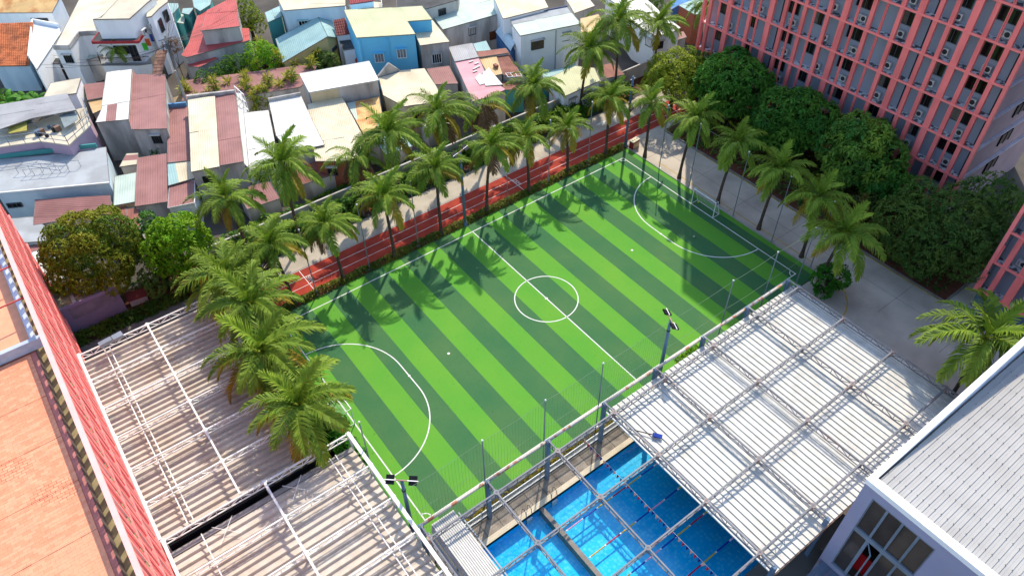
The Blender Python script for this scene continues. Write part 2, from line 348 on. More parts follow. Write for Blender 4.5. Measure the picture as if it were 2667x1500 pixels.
L.new(no.outputs[0], bp.inputs['Height']); L.new(bp.outputs[0], gl.inputs['Normal']); L.new(bp.outputs[0], fr.inputs['Normal'])
L.new(fr.outputs[0], ms.inputs[0]); L.new(tr.outputs[0], ms.inputs[1]); L.new(gl.outputs[0], ms.inputs[2]); L.new(ms.outputs[0], N['Material Output'].inputs[0])
MB().poly(rect(X0+.002,Y0+.002,X1-.002,Y1-.002,-.28)).build('pool_water', wm, kind='structure')
DIVM = mat('wet_grey_stone', (158,148,138), .7, .6, .15, 1.5)
MB().box((-13.75,Y0+.01,PZ+.01),(-13.4,Y1-.01,-.12)).build('pool_divider', DIVM, kind='structure')
MB().box((X0,Y1+.002,.0),(X1,Y1+.42,.06)).build('pool_coping', mat('cream_coping', (232,216,186), .75, .7, .1), kind='structure')
MB().box((X0,Y1,-.3),(X1,Y1+.0015,.0)).build('pool_gutter', DIVM, kind='structure')
deck = thing('pool_deck', None, None); deck['kind'] = 'structure'
DK = mat('deck_stone', (178,164,146), .66, .85, .16, 2, .1, alt=(120,110,100), altscale=1.2, altamt=.5, streak=False)
dm = MB().box((-.66,-.68,.01),(.66,.68,.05)).mesh('deck_slab', DK)
x = X0+.7
while x < 12: obj('deck_slab', dm, deck, (x,-15.15,0)); x += 1.35
# low fence and planter strip between pitch and pool
pf = thing('pool_fence', 'low white rail fence with close upright bars between pool deck and pitch', 'fence')
MB().box((X0,-14.52,1.0),(12,-14.46,1.06)).build('top_rail', WHITE, pf); MB().box((X0,-14.52,.25),(12,-14.46,.3)).build('bottom_rail', WHITE, pf)
MB().box((X0,-14.44,0),(12,-14.30,.22)).build('plinth', CONC, pf)
br = MB().box((-.012,-.012,.30),(.012,.012,1.0)).mesh('bar', WHITE)
x = X0+.1; k = 0
while x < 12 and k < 300: obj('bar', br, pf, (x,-14.49,0)); x += .12; k += 1
MB().box((X0,-14.3,0),(12,-13.75,.3)).build('planter_box', mat('dark_planter', (80,78,70), .6), label='long low planter box between the pool fence and the turf', cat='planter')
for x, lb in ((-12.4,'pair of curved steel pool ladder rails at the deep pool edge'),(-14.75,'pair of curved steel pool ladder rails at the shallow pool edge')):
    t = thing('pool_ladder', lb, 'ladder', (x,-16.1,0))
    for s in (-.25,.25):
        MB().tube([(s,.35,.05),(s,.3,.6),(s,.1,.85),(s,-.1,.7),(s,-.22,.1),(s,-.24,-.8)], .025, 6).build('handrail', mat('dark_chrome', (90,95,100), .7, .3, metal=.6), t, True)
    for k in range(3): MB().box((-.25,-.32,-.3-.25*k),(.25,-.2,-.27-.25*k)).build('step', WHITE, t)
LC = [(205,175,60),(20,45,150),(225,225,230),(180,35,60)]
for i, y in enumerate((-18.7,-21.2,-23.75,-26.25)):
    t = thing('lane_rope', f'floating lane rope of blue, yellow and red lengths, {ORD[i]} from the deck edge', 'lane rope', (0,y,-.25), 0, 'lane ropes across the pool')
    x = -13.2; k = i*2
    while x < 11.6:
        c = [(225,160,190),(20,50,170),(215,185,60),(185,30,70),(215,185,60),(20,50,170)][k % 6]
        MB().tube([(x+.06,0,0),(x+1.35,0,0)], .055, 6).build('float', mat(f'float_{c[0]}_{c[2]}', c, .8, .4), t)
        MB().tube([(x-.06,0,0),(x+.06,0,0)], .06, 6).build('spacer', WHITE, t); x += 1.45; k += 1
bt = thing('bunting', 'line of small red, peach and blue pennants strung across the pool', 'bunting', (-8.3,0,0))
wb = MB(); wire(wb, (0,-14.6,2.1), (0,-29,2.1), .15, 14, .008); wb.build('cord', WHITE, bt)
fm = [MB().poly([(0,-.13,0),(0,.13,0),(-0.16,0,-.3)]).mesh('pennant', mat(f'pennant_{i}', c, .85)) for i, c in enumerate(((235,170,150),(190,30,60),(30,40,130)))]
y = -14.9; k = 0
while y > -28.8:
    u_ = (y+14.6)/(-14.4); obj('pennant', fm[k % 3], bt, (0,y,2.1-.15*4*u_*(1-u_))); y -= .36; k += 1
# ---------------------------------------------------------------- steel canopies
TRUSS = mat('canopy_white_steel', (240,238,232), .86, .45, .10, 3, alt=(205,160,125), altscale=.55, altamt=.5, alt_rng=(.64,.72))
TRUSSG = mat('canopy_grey_steel', (150,152,158), .62, .45, .12, 3, alt=(170,116,90), altscale=.7, altamt=.5, alt_rng=(.62,.70))
RUST = mat('rusty_node_plate', (190,158,144), .7, .7, .2, 4)
def truss_mesh(L, dep=.5, step=.88, r=.07, wide=.0, m=TRUSS):
    "box truss along +x, top chords at z 0"
    b = MB(); n = max(2, round(L/step)); st = L/n
    b.bar((0,0,0), (L,0,0), r*1.5)
    b.bar((0,0,-dep), (L,0,-dep), r)
    for i in range(n+1):
        b.bar((i*st,0,0), (i*st,0,-dep), r*.6)
        if i < n:
            a, c = ((i*st,0,-dep), ((i+1)*st,0,0)) if i % 2 else ((i*st,0,0), ((i+1)*st,0,-dep))
            b.bar(a, c, r*.6)
    return b.mesh('truss', m)
SLATG = mat('roof_slat_grey_white', (230,227,218), .74, .5, .08, 2, .05, alt=(200,196,184), altscale=.8, altamt=.4)
SLATB = mat('roof_slat_beige', (212,202,188), .78, .55, .10, 2, .05, alt=(196,176,152), altscale=.6, altamt=.4)
def slat_mesh(Lg, pitch, rise, m, lean=.0):
    "slat along +x, its low lip at y=0 facing -y; lean is how far the lip slopes back"
    b = MB(); ov = .05
    b.poly([(0,lean,rise),(Lg,lean,rise),(Lg,pitch+ov,0.012),(0,pitch+ov,0.012)]); b.poly([(0,0,-.03),(Lg,0,-.03),(Lg,lean,rise),(0,lean,rise)])
    b.poly([(0,lean+.02,rise-.03),(0,pitch+ov,-.02),(Lg,pitch+ov,-.02),(Lg,lean+.02,rise-.03)])
    b.bar((0,lean,rise+.004), (Lg,lean,rise+.004), .022)
    for x in (0, Lg): b.poly([(x,0,-.03),(x,lean,rise),(x,pitch+ov,.012),(x,pitch+ov,-.02)])
    return b.mesh('roof_slat', m)
def canopy(label, xs, ys, zt, node_m, truss_m, cat='canopy'):
    t = thing('steel_canopy', label, cat); cx = {}; 
    for y in ys:
        for a, b in zip(xs, xs[1:]):
            k = round(b-a, 2)
            if k not in cx: cx[k] = truss_mesh(k, m=truss_m)
            obj('truss', cx[k], t, (a,y,zt))
    nm = MB().poly([(-.17,-.09,.05),(-.09,-.17,.05),(.09,-.17,.05),(.17,-.09,.05),(.17,.09,.05),(.09,.17,.05),(-.09,.17,.05),(-.17,.09,.05)]).tube([(0,0,-.55),(0,0,.04)], .12, 8).mesh('node_plate', node_m)
    nm2 = nm.copy(); nm2.materials[0] = truss_m
    for x in xs:
        for y in ys: obj('node_plate', nm if (hash((round(x),round(y))) % 3) else nm2, t, (x,y,zt))
    return t
# pool canopy: grey space frame over the water, roofed with slats beyond x = -6.4
px = [-22.35,-17.07,-11.78,-6.45,-1.17,4.1,9.4,14.6]; py = [-29.05,-24.6,-20.15,-15.7]
pc = canopy('grey steel space frame over the pool with white slatted roof on its far half', px, py, 5.0, RUST, TRUSSG)
tm = truss_mesh(4.45, m=TRUSSG); ts = truss_mesh(1.1, m=TRUSSG, step=.55)
for x in px:
    for y in py[:-1]: obj('truss', tm, pc, (x,y,5.0), PI/2)
    obj('truss', ts, pc, (x,-15.7,5.0), PI/2); obj('truss', ts, pc, (x,-30.15,5.0), PI/2)
pil = MB().box((-.14,-.14,0),(.14,.14,5.0)).box((-.22,-.22,.005),(.22,.22,.03)).mesh('column', BLUESTEEL)
for x in px:
    for y in (-14.65,-30.2): obj('column', pil, pc, (x,y,0))
RP = mat('rust_spotted_pipe', (222,212,198), .75, .6, .1, 3, alt=(200,116,66), altscale=1.6, altamt=.85, alt_rng=(.55,.62))
for a, b in zip(px, px[1:]): MB().tube([(a,-14.4,4.5),(b,-14.4,4.5)], .115, 12).build('gutter_pipe', RP, pc, True)
for x in px: MB().box((x-.04,-14.6,4.42),(x+.04,-14.2,4.48)).build('pipe_bracket', BLUESTEEL, pc)
sm = slat_mesh(15.5, .5, .09, SLATG)
x = -6.3
while x < 15.0:
    o = obj('roof_slat', sm, pc, (x,-14.85,4.1), -PI/2); o.scale.y = 1; x += .5
MB().box((-6.46,-30.3,4.0),(-6.34,-14.9,4.12)).build('roof_edge', WHITE, pc)
MB().box((-6.34,-30.42,3.95),(15.4,-30.3,4.08)).build('roof_gutter', mat('rusty_gutter', (190,150,125), .7, .7, .25, 2), pc)
# retracted white panels stacked at the near end of the pool frame
st = thing('stacked_panels', 'stack of retracted white corrugated roof panels at the near pool end', 'roof panels')
for k in range(5):
    b = MB(); x = -21.75+k*.05; w_ = 2.05-k*.07; n = 12
    for i in range(n):
        u0 = x+w_*i/n; u1 = x+w_*(i+1)/n; z = 3.5+k*.11
        b.box((u0,-30,z),(u1-.03,-14.7+.05*k,z+.05)); 
    b.build('panel', SLATG, st)
for x in (-21.9,-19.5):
    MB().box((x-.05,-30,3.3),(x+.05,-14.6,3.45)).build('rail', GALV, st)
    for y in (-15.0,-29.6): MB().box((x-.06,y-.06,0),(x+.06,y+.06,3.3)).build('post', GALV, st)
sk = thing('pool_skimmer', 'dark pole with blue end lying on the white slatted roof beside the pool', 'skimmer', (-5.6,-18.0,4.36), -.95)
MB().bar((-1.1,0,0),(.6,0,0),.06).build('pole', DARKMETAL, sk); MB().box((.6,-.16,-.03),(1.3,.16,.06)).build('head', mat('blue_plastic', (25,60,150), .8), sk)
# louvred canopies by the coral roof terrace
lx = [-36.1,-30.75,-25.4]; ly = [-2.2,1.0,4.2,7.4,10.65,13.85]
lc = canopy('white steel canopy with beige louvred roof partly under the leaning palms', lx, ly, 5.0, TRUSS, TRUSS)
for x, ww in ((-36.1,.2),(-30.75,.13),(-25.4,.13)): MB().box((x-ww/2,-5.4,4.98),(x+ww/2,14,5.1)).build('purlin', TRUSS, lc)
sm = slat_mesh(10.9, .53, .22, SLATB, .12); y = -4.95
while y < 13.6: obj('roof_slat', sm, lc, (-36.15,y,3.9)); y += .53
for x in (-34.35,-33.95,-25.9): MB().box((x-.035,-5,4.42),(x+.035,13.8,4.5)).build('service_rail', TRUSS, lc)
for x in lx:
    for y in ly: MB().box((x-.08,y-.08,0),(x+.08,y+.08,4.5)).build('column', TRUSS, lc)
ab = thing('duct_box', 'pale metal duct box resting on the edge truss of the louvred canopy beside the hedge', 'duct', (-33.6,13.7,5.08), 0.1)
MB().box((-.9,-.22,0),(.1,.22,.35)).box((.15,-.28,0),(.95,.28,.3)).build('box', GALV, ab)
lx2 = [-36.0,-29.1,-22.72]; ly2 = [-21.05,-18.0,-14.85,-11.8,-8.75,-5.55]
ld = canopy('white steel canopy with wider beige louvres nearest the pitch corner floodlight', lx2, ly2, 5.0, TRUSS, TRUSS)
for x, ww in ((-36.0,.2),(-29.1,.15),(-22.72,.26)): MB().box((x-ww/2,-24,4.98),(x+ww/2,-5.5,5.12)).build('purlin', TRUSS, ld)
sm = slat_mesh(13.15, .6, .2, SLATB, .11); y = -6.95-.6*26
while y < -6.4: obj('roof_slat', sm, ld, (-36.0,y,3.9)); y += .6
MB().box((-36.0,-6.35,3.98),(-22.9,-6.0,4.05)).build('end_plate', mat('canopy_end_sheet', (165,160,155), .7, .6), ld)
MB().box((-36.0,-5.98,3.4),(-25.2,-5.62,3.5)).box((-36.0,-5.99,3.4),(-25.2,-5.98,4.05)).box((-36.0,-5.5,3.4),(-25.2,-5.46,4.1)).build('gap_shade_channel', DARKMETAL, ld)  # black channel added so the shaded gap between the canopies goes dark
for x in (-24.65,-24.2,-33.9): MB().box((x-.035,-24,4.42),(x+.035,-6.2,4.5)).build('service_rail', TRUSS, ld)
for x in lx2:
    for y in ly2: MB().box((x-.08,y-.08,0),(x+.08,y+.08,4.5)).build('column', TRUSS, ld)
for x0_ in (-33.2,-28.2): MB().bar((x0_,-6.05,4.3),(x0_+1.4,-7.6,4.3),.03).bar((x0_+1.4,-6.05,4.3),(x0_,-7.6,4.3),.03).build('cross_brace', TRUSS, ld)

# ---------------------------------------------------------------- coral apartment buildings
CORAL = mat('coral_paint', (255,128,122), 1.0, .6, .10, 1.5, .06, alt=(214,100,98), altscale=.9, altamt=.55, streak=True)
CORALD = mat('coral_rail_paint', (255,134,128), 1.0, .6, .08, 1.5, .03)
GREYW = mat('blue_grey_render', (172,180,194), .75, .85, .08, .5, alt=(152,160,174), altscale=.5, streak=True)
LEDGE = mat('dirty_ledge', (238,236,234), .9, .9, .2, 2, alt=(70,66,64), altscale=2.2, altamt=.9, alt_rng=(.48,.56))
MAUVE = mat('mauve_render', (188,164,172), .75, .85, .08, .5, alt=(172,148,158), altscale=.3)
GLASSD = mat('dark_window_glass', (24,27,30), .8, .12, .2, .7, .3)
FRAME = mat('window_frame_grey', (88,94,98), .7, .5)
def window_mesh(w_, h_): 
    f = MB(); e = .06
    for a in ((0,0,e,h_),(w_-e,0,w_,h_),(e,0,w_-e,e),(e,h_-e,w_-e,h_),(w_/2-e/2,e,w_/2+e/2,h_-e)): f.box((a[0],-.05,a[1]),(a[2],.03,a[3]))
    return f.mesh('window', FRAME), MB().poly([(e,.0,e),(w_-e,.0,e),(w_-e,.0,h_-e),(e,.0,h_-e)]).mesh('pane', GLASSD)
def add_window(parent, me, loc, rz):
    o = obj('window', me[0], parent, loc, rz); obj('pane', me[1], o); return o
CURT = mat('curtained_pane', (120,116,108), .7, .25, .3, 6, .3)
def curtain(w_, h_):
    me = MB().poly([(.06,0,.06),(w_*.48,0,.06),(w_*.48,0,h_-.06),(.06,0,h_-.06)], 0).poly([(w_*.48,0,.06),(w_-.06,0,.06),(w_-.06,0,h_-.06),(w_*.48,0,h_-.06)], 1).mesh('pane', [CURT, GLASSD]); return me
W1C, W2C = curtain(1.15,1.3), curtain(1.9,1.3)
W1, W2 = window_mesh(1.15, 1.3), window_mesh(1.9, 1.3)
ACB = MB().box((-.15,-.42,0),(.15,.42,.62)).mesh('body', mat('ac_white', (215,214,208), .8, .6, .1, 4))
ACF = MB().poly([(-.152,-.12+.24*math.cos(2*PI*i/20),.31+.24*math.sin(2*PI*i/20)) for i in range(20)]).mesh('fan', mat('ac_fan_dark', (58,60,62), .8))
ACG = MB().box((-.158,.2,.08),(-.152,.36,.54)).mesh('grille', mat('ac_grille', (150,150,148), .8)); ACL = MB().box((-.2,-.34,-.12),(.1,-.3,-.0)).mesh('bracket', GALV)
def ac_unit(loc, label, group, rz=0):
    t = thing('ac_unit', label, 'air conditioner', loc, rz, group); obj('body', ACB, t); obj('fan', ACF, t); obj('grille', ACG, t); obj('bracket', ACL, t); obj('bracket', ACL, t, (0,.64,0)); return t
FW_ = {'w':.64,'m':.42,'t':.24}
def facade(t, x0, s, fins, y0, y1, zs, ztop, zbot, depth=1.0):
    "frame in plane x=x0, building on side s (+1 means behind is +x)"
    for y, k in fins:
        wd = FW_[k]; d = .16
        if k == 't':
            MB().box((min(x0,x0+s*d),y-wd/2,zbot),(max(x0,x0+s*d),y-.03,ztop)).box((min(x0+s*.02,x0+s*d),y+.03,zbot),(max(x0+s*.02,x0+s*d),y+wd/2,ztop)).build('fin', CORAL, t)
        else:
            MB().box((min(x0,x0+s*.1),y-wd/2,zbot),(max(x0,x0+s*.1),y+wd/2,ztop)).box((min(x0+s*.1,x0+s*.34),y-wd/2,zbot),(max(x0+s*.1,x0+s*.34),y-wd/2+.07,ztop)).build('fin', CORAL, t)
    for z in zs:
        a, b = x0-s*.05, x0+s*.12
        MB().box((min(a,b),y0,z-.1),(max(a,b),y1,z+.1)).build('rail', CORALD, t)
        a, b = x0+s*.121, x0+s*depth
        MB().box((min(a,b),y0,z-.09),(max(a,b),y1,z+.03)).build('ledge', LEDGE, t)
big = thing('apartment_building', 'tall coral finned apartment block behind the mango trees', 'apartment building')
BX, BY0, BY1, BT = 38.48, -16.05, 18.3, 36.0
ZS = [2.1+3.3*i for i in range(11)]
MB().prism([(BX+1.0,BY0+.12,BT-.3),(54,BY0+.12,BT-.3),(54,BY1-.12,BT-.3),(BX+1.0,BY1-.12,BT-.3)], 0).build('wall', GREYW, big)
MB().poly([(BX+.0,BY0+.115,0),(54.01,BY0+.115,0),(54.01,BY0+.115,BT-.3),(BX,BY0+.115,BT-.3)]).build('end_wall', MAUVE, big)
MB().box((BX-.1,BY0-.1,BT-.29),(54.2,BY1+.1,BT)).build('roof', CONC, big)
FINS = [(-14.7,'m'),(-13.6,'t'),(-12.45,'m'),(-11.0,'w'),(-9.3,'m'),(-8.0,'m'),(-6.4,'w'),(-4.65,'m'),(-3.2,'t'),(-1.95,'m'),(-.5,'t'),(.75,'w'),(2.5,'m'),(3.97,'t'),(5.2,'m'),(6.45,'t'),(7.5,'m'),(9.2,'w'),(10.7,'t'),(11.8,'m'),(13.1,'t'),(14.7,'w'),(16.1,'t'),(17.45,'m')]
facade(big, BX, 1, FINS, BY0, BY1, ZS, BT-.3, .6)
for y in (BY0, BY1): MB().box((BX-.14,y-.16,0),(BX+.26,y+.16,BT)).build('corner_post', CORALD, big)
for z in ZS[1:]: MB().box((BX+.2,BY0-.16,z-.12),(54.1,BY0+.11,z+.12)).build('string_course', mat('pale_lilac_trim', (196,188,200), .75, .7), big)
WY = [(-9.6,0),(-13.3,1),(-5.1,0),(-.55,1),(3.95,0),(7.3,1),(11.7,0),(16.3,0)]
AY = [-9.5,-13.75,-4.9,-.9,2.5,6.7,11.0,14.7]
AN_ = ['third fin bay from the near corner','bay at the near corner','bay below the downpipe','bay two right of the middle wide fin','bay at the middle wide fin','bay two left of the middle wide fin','bay three from the far corner','bay at the far corner']
for fi, z in enumerate(ZS):
    for k, (y, dbl) in enumerate(WY):
        ww = 1.9 if dbl else 1.15
        if random.random() < .22 and z < BT-4:
            wn = obj('window', (W2 if dbl else W1)[0], big, (BX+.97,y+ww/2,z+1.45), -PI/2); obj('pane', (W2C if dbl else W1C), wn)
        elif z < BT-4: add_window(big, W2 if dbl else W1, (BX+.97,y+ww/2,z+1.45), -PI/2)
        if .5 < z < 24:
            if fi in (2,5) and k == (fi*3) % 8: continue
            ac_unit((BX+.72,AY[k]+random.uniform(-.14,.14),z+.35+random.uniform(-.05,.08)), f'white air conditioner, {ORD[fi]} ledge up the tall coral block, {ORD[sorted(AY).index(AY[k])]} from its near corner', 'air conditioners on the tall coral block')
for y in (-7.3,-15.5,8.4): MB().tube([(BX+.9,y,0),(BX+.9,y,BT-.5)], .05, 6).build('downpipe', DARKMETAL, big)
for z in ZS[1:8]:
    for x in (44.3,): 
        MB().box((x,BY0+.02,z+1.5-3.3),(x+2.0,BY0+.114,z+2.6-3.3)).build('end_window', mat('end_window_glass', (92,84,88), .7, .4), big)
        for xx in (x-.04,x+.95,x+1.98): MB().box((xx,BY0-.03,z+1.4-3.3),(xx+.08,BY0+.11,z+2.7-3.3)).build('end_window_frame', DARKMETAL, big)
sec = thing('apartment_building', 'lower corner of a second coral finned block beside the drain grate', 'apartment building')
SX, SY = 29.75, -24.05
MB().prism([(SX+1,SY-.12,26),(46,SY-.12,26),(46,SY-20,26),(SX+1,SY-20,26)], 0).build('wall', GREYW, sec)
MB().poly([(SX+.1,SY-.2,0),(SX+1.2,SY-.2,0),(SX+1.2,SY-.2,26),(SX+.1,SY-.2,26)]).build('side_panel', GREYW, sec)
facade(sec, SX, 1, [(-25.1,'m'),(-26.6,'w'),(-28.0,'m'),(-29.4,'t'),(-30.7,'m'),(-32.1,'w'),(-33.5,'m'),(-34.9,'t'),(-36.3,'w'),(-37.8,'m'),(-39.4,'t'),(-41,'m'),(-42.5,'w')], SY-20, SY, [2.2+3.3*i for i in range(8)], 26, 2.1)
MB().box((SX-.14,SY-.15,2.1),(SX+.26,SY+.15,26)).build('corner_post', CORALD, sec)
MB().box((SX-.1,SY-20,26),(46,SY+.1,26.3)).build('roof', CONC, sec)
for z in (2.2,5.5): MB().box((SX-.02,SY-.3,z),(SX+.1,SY-.05,z+1.9)).build('side_fin', CORAL, sec)
MB().box((SX+.4,SY-20,0),(SX+.95,SY-.25,2.08)).build('base_wall', mat('blue_base_render', (96,122,158), .7, .8), sec)
ac_unit((SX+.72,-26.0,5.9), 'white air conditioner on the second coral block by the drain grate', 'air conditioner on the second block')
dg = thing('drain_grate', 'pale steel drain grate leaning on the plaza near the second coral block', 'grate', (28.75,-24.0,.02), .1)
MB().box((-.55,-.5,0),(.55,-.44,.08)).box((-.55,.44,0),(.55,.5,.08)).box((-.55,-.44,0),(-.49,.44,.08)).box((.49,-.44,0),(.55,.44,.08)).build('frame', GALV, dg)
gb = MB().box((-.02,-.43,.01),(.02,.43,.07)).mesh('bar', GALV)
for k in range(9): obj('bar', gb, dg, (-.4+k*.1,0,0))
MB().box((-.48,-.16,.015),(.48,-.12,.06)).box((-.48,.12,.015),(.48,.16,.06)).build('cross_bar', GALV, dg)
# third coral block: roof terrace at the near side
tb = thing('apartment_building', 'coral block with pink tiled roof terrace and a screen of coral fins', 'apartment building')
TX = -36.22; TZ = 13.6
TERW = mat('terrace_base', (196,120,104), .6, .85)
MB().prism([(-62,-34,TZ-.16),(-37.25,-34,TZ-.16),(-37.25,30,TZ-.16),(-62,30,TZ-.16)], 0).build('wall', GREYW, tb)
MB().box((-37.24,-34,TZ-1.2),(TX-.02,30,TZ-.95)).build('gutter_ledge', mat('mossy_ledge', (172,158,116), .65, .95, .25, 3, alt=(120,110,84), altscale=1.5), tb)
MB().box((-37.3,-34,TZ-.95),(-37.245,30,TZ-.02)).build('ledge_wall', mat('stained_ledge_wall', (120,110,104), .6, .9, .2, 2), tb)
yy = -33.4; k = 0
CORALL = mat('coral_paint_light', (255,176,164), 1.0, .6, .08, 1.5, .05)
while yy < 29:
    for j, (off, wd, dp) in enumerate(((-.2,.10,.10),(0,.08,.26),(.2,.10,.10))):
        MB().box((TX-dp,yy+off-wd/2,1.0),(TX,yy+off+wd/2,15.2)).build('fin', CORALL if (k+j) % 3 == 0 else CORAL, tb)
    yy += 1.05+.12*math.sin(k*1.7); k += 1
for i in range(4): MB().box((TX-.14,-34,2.1+3.3*i-.1),(TX+.05,30,2.1+3.3*i+.1)).build('rail', CORALD, tb)
for z in (13.5, 14.5): pass
MB().box((TX-.26,-34,15.2),(TX+.02,30,15.42)).build('top_beam', mat('sunlit_coral_beam', (250,190,182), .85, .6, .06), tb)  # sunlit pink of the beam put into a paler coral
PT = [mat('terrace_tile_a', (250,172,134), .80, .8, .08, 2, .06), mat('terrace_tile_b', (246,160,122), .80, .8, .08, 2, .06)]
PTE = mat('terrace_edge_shade', (200,128,118), .75, .8, .1, 2, .08)  # mauve paints the top beam's shadow into the edge tiles
tm_ = [MB().box((-.197,-.097,-.03),(.197,.097,0)).mesh('tile', m) for m in PT]
te_ = MB().box((-.147,-.097,-.03),(.147,.097,.01)).mesh('shaded_edge_tile', PTE)
MB().box((-62,-34,TZ-.155),(-37.28,30,TZ-.035)).build('tile_bed', mat('tile_bed', (178,104,84), .7, .9), tb)
cnt = 0; rest = MB(); cand = []
y = -20.0; row = 0
while y < 6.0:
    x = -37.8-(.2 if row % 2 else 0)
    while x > -43.5: cand.append(((x+37.8)**2*.6+(y+4)**2, x, y)); x -= .4
    y += .2; row += 1
cand.sort()
for i, (d_, x, y) in enumerate(cand):
    if i < 290:
        o = obj('tile', tm_[i % 2], tb, (x,y,TZ+random.uniform(-.006,.004))); o.scale = (.955,.92,1) if math.sin(x*1.3+y*.9)+math.sin(y*2.1) > .75 else (1,1,1)
    elif x > -45: rest.box((x-.197,y-.097,TZ-.03),(x+.197,y+.097,TZ+random.uniform(-.006,.004)), i % 2)
rest.build('remaining_tiles', PT, tb, kind='stuff')
ht_ = MB().box((-.097,-.097,-.03),(.097,.097,0)).mesh('half_tile', PT[0])
for r_ in range(130):
    if r_ % 2: obj('half_tile', ht_, tb, (-37.7,-20+.2*r_,TZ-.002))
y = -20.0
while y < 6.0: obj('shaded_edge_tile', te_, tb, (-37.43,y,TZ)); y += .2
MB().poly(rect(-62,-34,-43.75,6,TZ-.004)).poly(rect(-43.75,-34,-37.3,-20.15,TZ-.004)).poly(rect(-62,7.2,-37.3,30,TZ-.004)).build('far_terrace', PT[0], tb)
for y in (-16,-12.4,-8.8,-5.2,-1.6,2.0): MB().box((-62,y-.012,TZ+.002),(-37.6,y+.012,TZ+.006)).build('expansion_joint', mat('dark_joint', (120,72,60), .7), tb)
BW = mat('bluish_white_wall', (205,215,228), .8, .7, .1, 1.5, alt=(150,165,185), altscale=1.5)
MB().box((-62,6.3,TZ-.02),(-36.5,6.62,TZ+.75)).build('parapet', BW, tb)
MB().box((-37.28,7.0,TZ),(-36.95,30,TZ+.35)).build('parapet_edge', BW, tb)
for y in (9.6, 13.4, 17.4):
    MB().tube([(-39.2,y-1.6,TZ),(-39.2,y-.4,TZ+1.3),(-38.9,y,TZ+1.55),(-36.4,y+.2,15.1)], .06, 7).build('bracket_pipe', mat('coral_pipe', (214,86,84), .8, .5), tb, True)
MB().box((-40.2,15.4,TZ),(-38.2,15.9,TZ+.6)).build('low_block', BW, tb)
MB().box((-38.1,16.5,TZ),(-37.7,20,TZ+.5)).build('yellow_post', mat('yellow_paint', (236,180,80), .8), tb)

# grey roofed building at the near pool corner
gbx, gby, gz = -2.05, -31.15, 12.0
gh = thing('grey_building', 'grey building with white parapet, ribbed metal roof and big glazed window', 'building')
GW = mat('lilac_grey_render', (166,166,192), .8, .8, .05, .4)
wy0, wy1, wz0, wz1 = -35.75, -31.88, 2.6, 10.9
def wall_x(x0, x1, y0, y1, z0, z1): return MB().box((x0,y0,z0),(x1,y1,z1)).build('wall', GW, gh)
wall_x(gbx,gbx+.3,-52,wy0,0,gz-.4); wall_x(gbx,gbx+.3,wy1,gby,0,gz-.4); wall_x(gbx,gbx+.3,wy0,wy1,wz1,gz-.4); wall_x(gbx,gbx+.3,wy0,wy1,0,wz0)
MB().box((gbx+.3,gby-.3,0),(24,gby,gz-.4)).build('wall', GW, gh)
WP = mat('parapet_white', (248,248,246), .9, .6, .04, 1)
MB().box((gbx-.06,-52,gz-.4),(gbx+.5,gby-.3,gz)).build('parapet', WP, gh); MB().box((gbx-.06,gby-.3,gz-.4),(24,gby+.06,gz)).build('parapet', WP, gh)
MB().poly([(gbx+.5,gby-.301,gz-.4),(24,gby-.301,gz-.4),(24,gby-.301,gz-3.4),(gbx+.5,gby-.301,gz-.6)]).build('parapet_inner_face', mat('parapet_inner_shade', (190,205,232), .75, .7), gh)  # blue shade of the white parapet's inner side put into its colour
SH = mat('ribbed_metal_sheet', (208,206,202), .66, .5, .04, .8, .03, alt=(190,186,180), altscale=.5, altamt=.4)
def rz_(x): return gz-.12-(x-gbx-.5)*.085
b = MB(); xa, xb = gbx+.48, 24
b.poly([(xa,-.36,rz_(xa)),(xb,-.36,rz_(xb)),(xb,0,rz_(xb)),(xa,0,rz_(xa))]); b.bar((xa,-.02,rz_(xa)+.02),(xb,-.02,rz_(xb)+.02),.035,.06)
b.bar((xa,-.2,rz_(xa)+.003),(xb,-.2,rz_(xb)+.003),.015,.012)
sm = b.mesh('roof_sheet', SH); y = gby-.42
while y > -50: obj('roof_sheet', sm, gh, (0,y,0)); y -= .36
sc = MB(); y = gby-.44
while y > -44:
    for k in range(12): xx = gbx+1.4+k*1.55; sc.box((xx-.025,y-.025,rz_(xx)+.05),(xx+.025,y+.025,rz_(xx)+.075))
    y -= .36
sc.build('roof_screws', mat('screw_grey', (120,120,120), .7), gh, kind='stuff')
MB().box((gbx+.45,gby-.9,rz_(gbx)-.3),(gbx+.5,gby-.31,gz-.1)).build('corner_flashing', WP, gh)
# glazed window
wf = obj('window', None, gh); FR2 = mat('aluminium_blue_grey', (128,142,156), .8, .4); GL2 = mat('brown_reflection_glass', (74,66,60), .8, .08, .3, .6, .15)  # brownish reflection in the panes is put into the glass colour
n = 4; fw = (wy1-wy0)/n
for i in range(n+1): y = wy0+fw*i; MB().box((gbx+.06,y-.07,wz0),(gbx+.2,y+.07,wz1)).build('mullion', FR2, wf)
for z, hgt in ((wz0,.14),(7.2,.4),(wz1-.12,.12)): MB().box((gbx+.02,wy0,z),(gbx+.22,wy1,z+hgt)).build('transom', FR2, wf)
for i in range(n):
    for z0, z1 in ((wz0+.14,7.2),(7.6,wz1-.12)):
        if i == 2 and z0 < 7: continue
        y = wy0+fw*i; MB().poly([(gbx+.14,y+.07,z0),(gbx+.14,y+fw-.07,z0),(gbx+.14,y+fw-.07,z1),(gbx+.14,y+.07,z1)]).build('pane', GL2, wf)
y = wy0+fw*2
b = MB()
for a in ((0,0,.07,4.4),(.85,0,.92,4.4),(.07,0,.85,.07),(.07,4.33,.85,4.4)): b.box((a[0],-.03,a[1]),(a[2],.03,a[3]))
sh = b.build('open_sash', FR2, wf, loc=(gbx+.1,y+fw-.05,wz0+.15)); sh.rotation_euler.z = PI+.75
